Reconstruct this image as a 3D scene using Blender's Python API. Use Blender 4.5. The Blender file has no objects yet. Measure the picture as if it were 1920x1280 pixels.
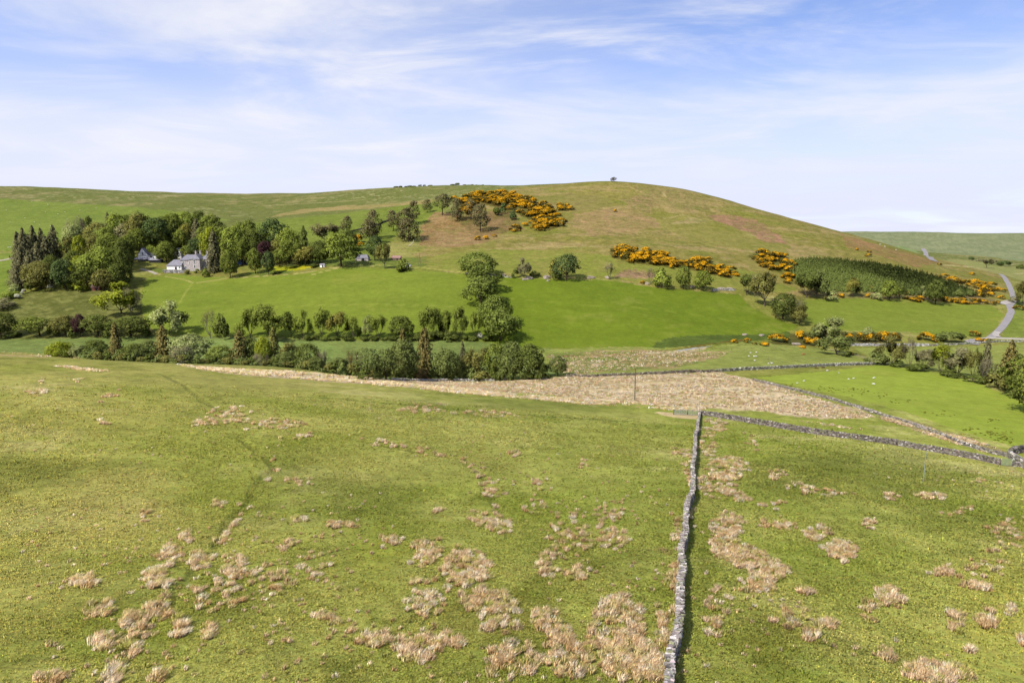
import bpy, math, random
import numpy as np
from mathutils import Vector, Matrix

# ---------------------------------------------------------------- camera, sky, sun, exposure
SC = bpy.context.scene
COL = SC.collection
F = 1280.0                       # focal length in photo pixels (1920 wide)
PITCH = math.radians(9.3)
CAMZ = 60.0
cam = bpy.data.cameras.new('camera')
cam.sensor_width = 36.0
cam.lens = 36.0 * F / 1920.0
cam.clip_start = 0.5
cam.clip_end = 12000
camo = bpy.data.objects.new('camera', cam)
COL.objects.link(camo)
camo.location = (0, 0, CAMZ)
camo.rotation_euler = (math.pi / 2 - PITCH, 0, 0)
SC.camera = camo

SUN_EL = math.radians(47)
SUN_AZ = Vector((-0.71, -0.70, 0)).normalized()
SUN_DIR = Vector((SUN_AZ.x * math.cos(SUN_EL), SUN_AZ.y * math.cos(SUN_EL), math.sin(SUN_EL)))
sun = bpy.data.lights.new('sun', 'SUN')
sun.energy = 4.2
sun.angle = math.radians(0.55)
sun.color = (1.0, 0.95, 0.87)
suno = bpy.data.objects.new('sun', sun)
COL.objects.link(suno)
suno.rotation_euler = SUN_DIR.to_track_quat('Z', 'Y').to_euler()
suno.location = (-200, -100, 300)

SC.view_settings.view_transform = 'Standard'
SC.view_settings.look = 'None'
SC.view_settings.exposure = 0.75
SC.view_settings.gamma = 1.0

W = bpy.data.worlds.new('World')
SC.world = W
W.use_nodes = True
nt = W.node_tree
for n in list(nt.nodes):
    nt.nodes.remove(n)


def N(nt, typ, **kw):
    n = nt.nodes.new(typ)
    for k, v in kw.items():
        if k.startswith('i_'):
            key = k[2:]
            key = int(key) if key.isdigit() else key.replace('_', ' ')
            n.inputs[key].default_value = v
        else:
            setattr(n, k, v)
    return n


def math_n(nt, op, a, b=None, clamp=False):
    n = nt.nodes.new('ShaderNodeMath')
    n.operation = op
    n.use_clamp = clamp
    for i, x in enumerate((a, b)):
        if x is None:
            continue
        if isinstance(x, (int, float)):
            n.inputs[i].default_value = x
        else:
            nt.links.new(x, n.inputs[i])
    return n.outputs[0]


def maprange(nt, v, a, b, c=0.0, d=1.0, smooth=True):
    n = nt.nodes.new('ShaderNodeMapRange')
    n.interpolation_type = 'SMOOTHSTEP' if smooth else 'LINEAR'
    nt.links.new(v, n.inputs['Value'])
    n.inputs['From Min'].default_value = a
    n.inputs['From Max'].default_value = b
    n.inputs['To Min'].default_value = c
    n.inputs['To Max'].default_value = d
    return n.outputs[0]


def mixc(nt, fac, a, b, mode='MIX'):
    n = nt.nodes.new('ShaderNodeMix')
    n.data_type = 'RGBA'
    n.blend_type = mode
    for sock, x in ((n.inputs['Factor'], fac), (n.inputs['A'], a), (n.inputs['B'], b)):
        pass
    ins = [s for s in n.inputs if s.enabled]
    for s, x in zip((n.inputs[0], n.inputs[6], n.inputs[7]), (fac, a, b)):
        if isinstance(x, (int, float)):
            s.default_value = x
        elif isinstance(x, (tuple, list)):
            s.default_value = tuple(x) + ((1.0,) if len(x) == 3 else ())
        else:
            nt.links.new(x, s)
    return n.outputs[2]


def build_world():
    out = N(nt, 'ShaderNodeOutputWorld')
    bg = N(nt, 'ShaderNodeBackground')
    bg.inputs['Strength'].default_value = 0.15
    sky = N(nt, 'ShaderNodeTexSky')
    sky.sky_type = 'NISHITA'
    sky.sun_disc = False
    sky.sun_elevation = SUN_EL
    sky.sun_rotation = math.atan2(SUN_AZ.x, SUN_AZ.y)
    sky.air_density = 1.0
    sky.dust_density = 0.6
    sky.ozone_density = 2.5
    tc = N(nt, 'ShaderNodeTexCoord')
    sep = N(nt, 'ShaderNodeSeparateXYZ')
    nt.links.new(tc.outputs['Generated'], sep.inputs[0])
    z = sep.outputs[2]
    # deepen the blue: read the sky a little higher up than the view direction
    comb = N(nt, 'ShaderNodeCombineXYZ')
    nt.links.new(sep.outputs[0], comb.inputs[0])
    nt.links.new(sep.outputs[1], comb.inputs[1])
    nt.links.new(math_n(nt, 'ADD', math_n(nt, 'MULTIPLY', z, 1.8), 0.05), comb.inputs[2])
    nrm = N(nt, 'ShaderNodeVectorMath', operation='NORMALIZE')
    nt.links.new(comb.outputs[0], nrm.inputs[0])
    nt.links.new(nrm.outputs[0], sky.inputs['Vector'])
    tint = mixc(nt, 1.0, sky.outputs[0], SKY_TINT, 'MULTIPLY')
    # cloud plane coordinates
    den = math_n(nt, 'ADD', math_n(nt, 'MAXIMUM', z, 0.0), 0.10)
    px = math_n(nt, 'DIVIDE', sep.outputs[0], den)
    py = math_n(nt, 'DIVIDE', sep.outputs[1], den)

    def cloud(sx, sy, scale, detail, rough, dist, off, rot=0.0):
        c = N(nt, 'ShaderNodeCombineXYZ')
        nt.links.new(px, c.inputs[0])
        nt.links.new(py, c.inputs[1])
        m = N(nt, 'ShaderNodeMapping')
        m.inputs['Scale'].default_value = (sx, sy, 1)
        m.inputs['Location'].default_value = off
        m.inputs['Rotation'].default_value = (0, 0, rot)
        nt.links.new(c.outputs[0], m.inputs['Vector'])
        t = N(nt, 'ShaderNodeTexNoise')
        t.inputs['Scale'].default_value = scale
        t.inputs['Detail'].default_value = detail
        t.inputs['Roughness'].default_value = rough
        t.inputs['Distortion'].default_value = dist
        nt.links.new(m.outputs[0], t.inputs['Vector'])
        return t.outputs['Fac']
    c1 = cloud(0.85, 1.0, 0.85, 8, 0.58, 0.5, (3.1, 1.7, 0), 0.25)
    c2 = cloud(0.75, 1.25, 1.15, 9, 0.60, 0.6, (7.3, 4.2, 0), -0.2)
    broad = cloud(0.6, 0.6, 0.55, 3, 0.5, 0.3, (1.0, 9.0, 0), 0.0)
    m1 = maprange(nt, c1, 0.40, 0.74, 0, 0.8)
    m2 = maprange(nt, c2, 0.42, 0.80, 0, 0.95)
    m2 = math_n(nt, 'MULTIPLY', m2, maprange(nt, broad, 0.40, 0.62))
    left = maprange(nt, sep.outputs[0], 0.35, -0.55, 0.0, 0.55)
    cm = math_n(nt, 'MAXIMUM', m1, m2)
    cm = math_n(nt, 'ADD', cm, math_n(nt, 'MULTIPLY', left, maprange(nt, broad, 0.3, 0.6)))
    hz = maprange(nt, z, 0.27, 0.03, 0.0, 0.97)
    hz2 = math_n(nt, 'MULTIPLY', hz, maprange(nt, c1, 0.2, 0.6, 0.82, 1.0))
    base = mixc(nt, hz2, tint, HORIZON_COL)
    cm = math_n(nt, 'MINIMUM', cm, 1.0)
    fade = maprange(nt, z, 0.02, 0.12, 0.35, 1.0)
    col = mixc(nt, math_n(nt, 'MULTIPLY', cm, fade), base, CLOUD_COL)
    # below the horizon: dull ground
    nt.links.new(col, bg.inputs['Color'])
    nt.links.new(bg.outputs[0], out.inputs[0])


SKY_TINT = (1.10, 1.0, 1.10)
CLOUD_COL = (3.55, 3.58, 3.88)
HORIZON_COL = (3.05, 3.14, 3.92)
build_world()

# ---------------------------------------------------------------- helpers
RNG = np.random.default_rng(7)
random.seed(7)


def lin(c):
    c = np.asarray(c, float) / 255.0
    return np.where(c <= 0.04045, c / 12.92, ((c + 0.055) / 1.055) ** 2.4)


KEXP = 2.15


def C(r, g, b, k=None):
    """display colour of a sunlit surface -> base colour (albedo)"""
    return lin((r, g, b)) / (k or KEXP)


_perm = np.random.default_rng(3).random((256, 256))


def vnoise(x, y):
    xi = np.floor(x).astype(int)
    yi = np.floor(y).astype(int)
    fx = x - xi
    fy = y - yi
    fx = fx * fx * (3 - 2 * fx)
    fy = fy * fy * (3 - 2 * fy)
    a = _perm[xi & 255, yi & 255]
    b = _perm[(xi + 1) & 255, yi & 255]
    c = _perm[xi & 255, (yi + 1) & 255]
    d = _perm[(xi + 1) & 255, (yi + 1) & 255]
    return (a * (1 - fx) + b * fx) * (1 - fy) + (c * (1 - fx) + d * fx) * fy


def fbm(x, y, wl, octv=4, gain=0.5, seed=0):
    """0..1 fractal noise with base wavelength wl metres"""
    s = 0
    a = 1.0
    t = 0
    f = 1.0 / wl
    for o in range(octv):
        ca, sa = math.cos(0.5 + o), math.sin(0.5 + o)
        xx = (x * ca - y * sa) * f + 17.3 * o + seed * 7.7
        yy = (x * sa + y * ca) * f + 9.1 * o + seed * 3.3
        s = s + a * vnoise(xx, yy)
        t += a
        a *= gain
        f *= 2.0
    return s / t


def smooth(a, b, x):
    t = np.clip((x - a) / (b - a), 0, 1)
    return t * t * (3 - 2 * t)


CP, SP = math.cos(PITCH), math.sin(PITCH)


def pixdir(u, v):
    """direction per unit of world Y: (dx/dy, dz/dy)"""
    s = (640.0 - np.asarray(v, float)) / F
    yc = CP + s * SP
    return (np.asarray(u, float) - 960.0) / F / yc, (-SP + s * CP) / yc


def pixpt(u, v, Y):
    dx, dz = pixdir(u, v)
    return dx * Y, Y + 0 * dx, CAMZ + dz * Y


def project(x, y, z):
    zz = z - CAMZ
    d = y * CP - zz * SP
    up = y * SP + zz * CP
    return 960 + F * x / d, 640 - F * up / d, d


# ---------------------------------------------------------------- terrain
CTRL = [  # photo u, v, forward distance
    (0, 1280, 33), (0, 1000, 60), (0, 800, 100), (0, 700, 145), (0, 662, 180),
    (-500, 1280, 33), (-500, 900, 75), (-500, 690, 160),
    (240, 1280, 34), (240, 1000, 61), (240, 800, 104), (240, 715, 145), (240, 678, 182),
    (480, 1280, 34.5), (480, 1000, 62), (480, 800, 108), (480, 740, 142), (480, 698, 182),
    (800, 1280, 35), (800, 1000, 63), (800, 850, 98), (800, 770, 135), (800, 722, 183),
    (1060, 1280, 35.5), (1060, 1000, 64), (1060, 850, 102), (1060, 780, 145), (1060, 745, 180),
    (1310, 1280, 36), (1310, 1000, 65), (1310, 850, 108), (1310, 776, 160), (1310, 745, 182), (1310, 700, 222),
    (1600, 1280, 36.5), (1600, 1000, 67), (1600, 880, 100), (1600, 818, 136), (1600, 765, 168), (1600, 720, 205), (1600, 684, 245),
    (1920, 1280, 38), (1920, 1000, 71), (1920, 900, 108), (1920, 868, 124), (1920, 835, 140), (1920, 765, 180), (1920, 700, 235),
    (2500, 1280, 39), (2500, 900, 105), (2500, 700, 230),
    # valley floor
    (700, 712, 232), (900, 711, 228), (1060, 700, 222), (1060, 660, 282), (1200, 680, 245), (1400, 660, 275), (1600, 650, 300), (1800, 640, 318), (1950, 636, 322), (2400, 630, 330),
    # lower edge of the fields
    (0, 632, 308), (300, 630, 306), (600, 636, 300), (900, 638, 297), (1000, 650, 290), (1230, 645, 298), (1450, 630, 318),
    # main field
    (0, 560, 372), (300, 590, 335), (600, 590, 330), (900, 590, 328), (1200, 590, 330), (1450, 600, 342),
    (300, 550, 375), (600, 548, 362), (900, 548, 358), (1200, 555, 360),
    (370, 508, 430), (500, 514, 405), (640, 498, 412), (870, 511, 390), (1060, 521, 384), (1240, 540, 375), (1390, 551, 380),
    (1530, 558, 392), (1700, 564, 400), (1850, 573, 400), (1700, 600, 362), (1860, 610, 360),
    # left wood and upper left fields
    (0, 510, 425), (100, 540, 388), (180, 545, 384), (200, 470, 480), (370, 460, 500), (-500, 560, 390), (-500, 440, 560),
    (50, 425, 575), (200, 410, 610), (50, 385, 730), (250, 385, 720),
    (480, 420, 580), (480, 395, 700), (620, 470, 460), (640, 430, 540), (640, 398, 640), (640, 375, 780),
    (750, 440, 520), (760, 400, 600), (780, 372, 720), (840, 402, 575),
    # main hill
    (780, 480, 445), (870, 470, 455), (870, 430, 530), (960, 430, 525), (960, 385, 610), (960, 480, 440), (900, 365, 650), (980, 354, 700),
    (1060, 480, 440), (1060, 430, 520), (1060, 390, 600), (1060, 352, 680), (1140, 339.5, 700),
    (1200, 480, 435), (1200, 430, 525), (1200, 385, 615), (1200, 344, 695), (1250, 351, 690),
    (1350, 500, 428), (1350, 450, 510), (1350, 400, 605), (1300, 360, 685), (1350, 372, 680), (1400, 387, 670), (1450, 401, 655),
    (1500, 480, 480), (1500, 450, 540), (1500, 413, 640), (1550, 427, 625), (1590, 439, 610),
    (1620, 490, 490), (1650, 458, 585), (1700, 500, 490), (1700, 473, 570), (1760, 489, 560), (1800, 540, 450), (1860, 550, 445), (1880, 519, 530),
    (1920, 528, 520), (2300, 560, 460),
    # ridges
    (0, 349, 1000), (100, 352, 1000), (200, 356, 1000), (300, 360, 1000), (400, 363, 1000), (500, 364, 1000), (600, 362, 990), (700, 355, 970), (750, 351.5, 960), (850, 350, 930), (930, 350, 900), (-500, 345, 1000),
    # far valley and far hill
    (1760, 485, 800), (1850, 505, 650), (1920, 515, 620), (1920, 490, 850), (1800, 478, 950), (1620, 443, 1500), (1700, 440, 1600), (1800, 438.5, 1600), (1920, 450, 1500), (1800, 460, 1200), (1920, 470, 1100), (2400, 470, 1400), (2400, 500, 800),
]
pts = []
for u, v, Y in CTRL:
    x, y, z = pixpt(u, v, Y)
    pts.append((x, y, z - CAMZ))
EXTRA = [  # hidden ground: x, y, z relative to the camera
    (-165, 225, -44), (-80, 225, -45.5), (-165, 262, -50.5), (-80, 255, -50.5), (-30, 240, -50), (-300, 260, -48),
    (-185, 280, -51), (-60, 275, -51), (-120, 205, -40.5), (-65, 205, -42),
    (0, 0, -24), (-60, 0, -21), (60, 0, -26), (0, -60, -20), (-120, -60, -18), (120, -60, -24),
    # behind the ridges
    (-750, 1350, 48), (-350, 1350, 42), (-100, 1250, 42), (-50, 1000, 50), (100, 900, 34), (200, 850, 10), (300, 800, -12),
    (380, 760, -26), (450, 900, -34), (200, 1200, 10), (500, 1300, -18),
    (-900, 3000, 30), (0, 3000, 0), (900, 2600, -20), (2000, 3000, -20), (-2500, 3000, 30), (1800, 1500, -20), (-1500, 800, 40),
]
pts += EXTRA
P = np.array(pts)
_S = 100.0


def _tps_fit(P, lam):
    n = len(P)
    xy = P[:, :2] / _S
    d2 = ((xy[:, None] - xy[None]) ** 2).sum(-1)
    K = 0.5 * d2 * np.log(d2 + 1e-12)
    K[np.arange(n), np.arange(n)] = lam
    Q = np.c_[np.ones(n), xy]
    A = np.zeros((n + 3, n + 3))
    A[:n, :n] = K
    A[:n, n:] = Q
    A[n:, :n] = Q.T
    b = np.r_[P[:, 2], 0, 0, 0]
    s = np.linalg.solve(A, b)
    return xy, s[:n], s[n:]


_xy, _w, _a = _tps_fit(P, 0.004)


def tps(x, y):
    x = np.asarray(x, float).ravel() / _S
    y = np.asarray(y, float).ravel() / _S
    out = np.empty_like(x)
    for i in range(0, len(x), 20000):
        xs = x[i:i + 20000, None].astype(np.float32)
        ys = y[i:i + 20000, None].astype(np.float32)
        d2 = (xs - _xy[:, 0].astype(np.float32)) ** 2 + (ys - _xy[:, 1].astype(np.float32)) ** 2
        k = 0.5 * d2 * np.log(d2 + 1e-9)
        out[i:i + 20000] = k @ _w + _a[0] + _a[1] * xs[:, 0] + _a[2] * ys[:, 0]
    return out


def base_h(x, y):
    x = np.asarray(x, float)
    y = np.asarray(y, float)
    sh = x.shape
    z = tps(x, y).reshape(sh)
    near = smooth(230, 120, y)
    far = smooth(420, 560, y)
    z = z + near * ((fbm(x, y, 26, 3, 0.5, 1) - 0.5) * 1.1 + (fbm(x, y, 7, 3, 0.5, 2) - 0.5) * 0.35)
    z = z + far * ((fbm(x, y, 60, 4, 0.5, 3) - 0.5) * 3.0)
    return z + CAMZ


CARVES = []       # filled after the first ray casts


def seg_dist(x, y, path):
    d = np.full(x.shape, 1e9)
    for (x0, y0), (x1, y1) in zip(path[:-1], path[1:]):
        dx, dy = x1 - x0, y1 - y0
        L2 = dx * dx + dy * dy + 1e-9
        t = np.clip(((x - x0) * dx + (y - y0) * dy) / L2, 0, 1)
        d = np.minimum(d, np.hypot(x - x0 - t * dx, y - y0 - t * dy))
    return d


def H(x, y):
    x = np.atleast_1d(np.asarray(x, float))
    y = np.atleast_1d(np.asarray(y, float))
    z = base_h(x, y)
    for path, depth, width in CARVES:
        pa = np.array(path)
        m = (x > pa[:, 0].min() - 4) & (x < pa[:, 0].max() + 4) & (y > pa[:, 1].min() - 4) & (y < pa[:, 1].max() + 4)
        if m.any():
            xm, ym = x[m], y[m]
            d = seg_dist(xm + (fbm(xm, ym, 2.5, 2, 0.5, 5) - .5) * 1.2, ym + (fbm(xm, ym, 2.5, 2, 0.5, 6) - .5) * 1.2, path)
            z[m] -= depth * (1 - smooth(0.25 * width, width, d))
    return z


_YS = np.geomspace(18, 2600, 620)


def ray(us, vs):
    """photo pixels -> points on the terrain (n,3)"""
    us = np.atleast_1d(np.asarray(us, float))
    vs = np.atleast_1d(np.asarray(vs, float))
    res = np.zeros((len(us), 3))
    for i in range(0, len(us), 250):
        dx, dz = pixdir(us[i:i + 250], vs[i:i + 250])
        Yg = _YS[None, :] + 0 * dx[:, None]
        g = CAMZ + dz[:, None] * Yg - base_h(dx[:, None] * Yg, Yg)
        neg = g < 0
        hit = neg.any(1)
        k = np.where(hit, neg.argmax(1), g.argmin(1))
        k = np.clip(k, 1, len(_YS) - 1)
        r = np.arange(len(dx))
        g1, g0 = g[r, k], g[r, k - 1]
        t = np.where(hit, g0 / (g0 - g1 + 1e-9), 1.0)
        t = np.clip(t, 0, 1)
        Y = _YS[k - 1] + t * (_YS[k] - _YS[k - 1])
        X = dx * Y
        res[i:i + 250] = np.c_[X, Y, base_h(X, Y)]
    return res


def rpath(pix):
    q = ray([p[0] for p in pix], [p[1] for p in pix])
    return [(a[0], a[1]) for a in q]


def inpoly(x, y, poly):
    poly = np.asarray(poly)
    inside = np.zeros(x.shape, bool)
    n = len(poly)
    j = n - 1
    for i in range(n):
        xi, yi = poly[i]
        xj, yj = poly[j]
        c = ((yi > y) != (yj > y)) & (x < (xj - xi) * (y - yi) / (yj - yi + 1e-12) + xi)
        inside ^= c
        j = i
    return inside


def np_mesh(name, verts, quads=None, tris=None, smooth_shade=False):
    me = bpy.data.meshes.new(name)
    verts = np.asarray(verts, np.float32)
    nq = 0 if quads is None else len(quads)
    ntri = 0 if tris is None else len(tris)
    me.vertices.add(len(verts))
    me.vertices.foreach_set('co', verts.ravel())
    loops = []
    if nq:
        loops.append(np.asarray(quads, np.int32).ravel())
    if ntri:
        loops.append(np.asarray(tris, np.int32).ravel())
    loops = np.concatenate(loops)
    me.loops.add(len(loops))
    me.loops.foreach_set('vertex_index', loops)
    starts = np.r_[np.arange(nq) * 4, nq * 4 + np.arange(ntri) * 3].astype(np.int32)
    me.polygons.add(nq + ntri)
    me.polygons.foreach_set('loop_start', starts)
    me.polygons.foreach_set('use_smooth', np.full(nq + ntri, smooth_shade))
    me.update(calc_edges=True)
    return me


def set_col(me, name, rgb):
    a = me.color_attributes.new(name, 'FLOAT_COLOR', 'POINT')
    rgba = np.c_[rgb, np.ones(len(rgb))].astype(np.float32)
    a.data.foreach_set('color', rgba.ravel())


def set_nrm(me, nrm):
    a = me.attributes.new('nrm', 'FLOAT_VECTOR', 'POINT')
    a.data.foreach_set('vector', np.asarray(nrm, np.float32).ravel())


def link(name, me, mat=None, parent=None, loc=None):
    o = bpy.data.objects.new(name, me)
    COL.objects.link(o)
    if mat is not None and me is not None:
        if len(me.materials) == 0:
            me.materials.append(mat)
    if parent is not None:
        o.parent = parent
    if loc is not None:
        o.location = loc
    return o


def tag(o, label=None, cat=None, group=None, kind=None):
    if label:
        o['label'] = label
    if cat:
        o['category'] = cat
    if group:
        o['group'] = group
    if kind or label:
        o['kind'] = kind or 'thing'
    return o


def empty(name, loc, rz=0.0):
    o = bpy.data.objects.new(name, None)
    o.empty_display_size = 0.5
    COL.objects.link(o)
    o.location = loc
    o.rotation_euler = (0, 0, rz)
    return o


def mat_attr(name, attr='col', rough=0.9, noise=None, bump=None, mul=(1, 1, 1), spec=0.1, transl=0.0, objvar=0.0):
    """material whose base colour is a colour attribute times procedural noise"""
    m = bpy.data.materials.new(name)
    m.use_nodes = True
    t = m.node_tree
    t.nodes.clear()
    out = N(t, 'ShaderNodeOutputMaterial')
    at = N(t, 'ShaderNodeAttribute', attribute_name=attr)
    col = at.outputs['Color']
    if mul != (1, 1, 1):
        col = mixc(t, 1.0, col, mul, 'MULTIPLY')
    tc = N(t, 'ShaderNodeTexCoord')
    for sc, lo, hi, det in (noise or ()):
        tx = N(t, 'ShaderNodeTexNoise')
        tx.inputs['Scale'].default_value = sc
        tx.inputs['Detail'].default_value = det
        tx.inputs['Roughness'].default_value = 0.6
        t.links.new(tc.outputs['Object'], tx.inputs['Vector'])
        f = maprange(t, tx.outputs['Fac'], 0.3, 0.7, lo, hi, False)
        vm = N(t, 'ShaderNodeVectorMath', operation='SCALE')
        t.links.new(col, vm.inputs[0])
        t.links.new(f, vm.inputs['Scale'])
        col = vm.outputs[0]
    if objvar:
        oi = N(t, 'ShaderNodeObjectInfo')
        f = maprange(t, oi.outputs['Random'], 0, 1, 1 - objvar, 1 + objvar, False)
        vm = N(t, 'ShaderNodeVectorMath', operation='SCALE')
        t.links.new(col, vm.inputs[0])
        t.links.new(f, vm.inputs['Scale'])
        col = vm.outputs[0]
    if transl > 0:
        d = N(t, 'ShaderNodeBsdfDiffuse')
        tr = N(t, 'ShaderNodeBsdfTranslucent')
        na = N(t, 'ShaderNodeAttribute', attribute_name='nrm')
        vt_ = N(t, 'ShaderNodeVectorTransform', vector_type='NORMAL', convert_from='OBJECT', convert_to='WORLD')
        t.links.new(na.outputs['Vector'], vt_.inputs[0])
        nz = N(t, 'ShaderNodeVectorMath', operation='NORMALIZE')
        t.links.new(vt_.outputs[0], nz.inputs[0])
        t.links.new(nz.outputs[0], d.inputs['Normal'])
        ng = N(t, 'ShaderNodeVectorMath', operation='SCALE')
        ng.inputs['Scale'].default_value = -1.0
        t.links.new(nz.outputs[0], ng.inputs[0])
        t.links.new(ng.outputs[0], tr.inputs['Normal'])
        t.links.new(col, d.inputs[0])
        c2 = mixc(t, 1.0, col, (transl, transl, transl * .9), 'MULTIPLY')
        t.links.new(c2, tr.inputs[0])
        mx = N(t, 'ShaderNodeAddShader')
        t.links.new(d.outputs[0], mx.inputs[0])
        t.links.new(tr.outputs[0], mx.inputs[1])
        t.links.new(mx.outputs[0], out.inputs[0])
        return m
    b = N(t, 'ShaderNodeBsdfPrincipled')
    b.inputs['Roughness'].default_value = rough
    b.inputs['Specular IOR Level'].default_value = spec
    t.links.new(col, b.inputs['Base Color'])
    if bump:
        prev = None
        for sc, st, det in bump:
            tx = N(t, 'ShaderNodeTexNoise')
            tx.inputs['Scale'].default_value = sc
            tx.inputs['Detail'].default_value = det
            t.links.new(tc.outputs['Object'], tx.inputs['Vector'])
            bp = N(t, 'ShaderNodeBump')
            bp.inputs['Strength'].default_value = 1.0
            bp.inputs['Distance'].default_value = st
            t.links.new(tx.outputs['Fac'], bp.inputs['Height'])
            if prev is not None:
                t.links.new(prev, bp.inputs['Normal'])
            prev = bp.outputs[0]
        t.links.new(prev, b.inputs['Normal'])
    t.links.new(b.outputs[0], out.inputs[0])
    return m


def mat_plain(name, rgb, rough=0.85, spec=0.2, noise=None, bump=None):
    m = bpy.data.materials.new(name)
    m.use_nodes = True
    t = m.node_tree
    t.nodes.clear()
    out = N(t, 'ShaderNodeOutputMaterial')
    b = N(t, 'ShaderNodeBsdfPrincipled')
    b.inputs['Roughness'].default_value = rough
    b.inputs['Specular IOR Level'].default_value = spec
    tc = N(t, 'ShaderNodeTexCoord')
    if noise:
        sc, amt = noise
        tx = N(t, 'ShaderNodeTexNoise')
        tx.inputs['Scale'].default_value = sc
        tx.inputs['Detail'].default_value = 6
        t.links.new(tc.outputs['Object'], tx.inputs['Vector'])
        f = maprange(t, tx.outputs['Fac'], 0.3, 0.7, 0, 1, False)
        c = mixc(t, f, tuple(np.array(rgb) * (1 - amt)), tuple(np.minimum(np.array(rgb) * (1 + amt), 0.95)))
        t.links.new(c, b.inputs['Base Color'])
    else:
        b.inputs['Base Color'].default_value = (*rgb, 1)
    if bump:
        tx = N(t, 'ShaderNodeTexNoise')
        tx.inputs['Scale'].default_value = bump[0]
        tx.inputs['Detail'].default_value = 4
        t.links.new(tc.outputs['Object'], tx.inputs['Vector'])
        bp = N(t, 'ShaderNodeBump')
        bp.inputs['Distance'].default_value = bump[1]
        t.links.new(tx.outputs['Fac'], bp.inputs['Height'])
        t.links.new(bp.outputs[0], b.inputs['Normal'])
    t.links.new(b.outputs[0], out.inputs[0])
    return m

# ---------------------------------------------------------------- ground sheet
CARVES += [
    (rpath([(300, 700), (345, 722), (390, 757), (425, 775)]), 0.2, 0.9),
    (rpath([(440, 818), (490, 850), (516, 880), (478, 912), (470, 940), (440, 970), (408, 1020)]), 0.22, 0.8),
    (rpath([(408, 1020), (370, 1060), (330, 1110), (290, 1160), (240, 1220), (205, 1280)]), 0.14, 0.7),
    (rpath([(665, 824), (740, 838), (830, 856)]), 0.2, 0.7),
    (rpath([(480, 737), (600, 745), (760, 758), (950, 775)]), 0.18, 1.0),
    (rpath([(865, 862), (900, 885), (915, 925), (950, 985)]), 0.14, 0.7),
    (rpath([(1250, 660), (1330, 654), (1380, 648), (1440, 640)]), 0.7, 1.2),
    (rpath([(1060, 668), (1160, 662), (1250, 655), (1330, 648)]), 0.6, 1.2),
]
CARVES += [(rpath([(1155, 511), (1190, 506), (1225, 515)]), 1.2, 3.0)]

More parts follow.
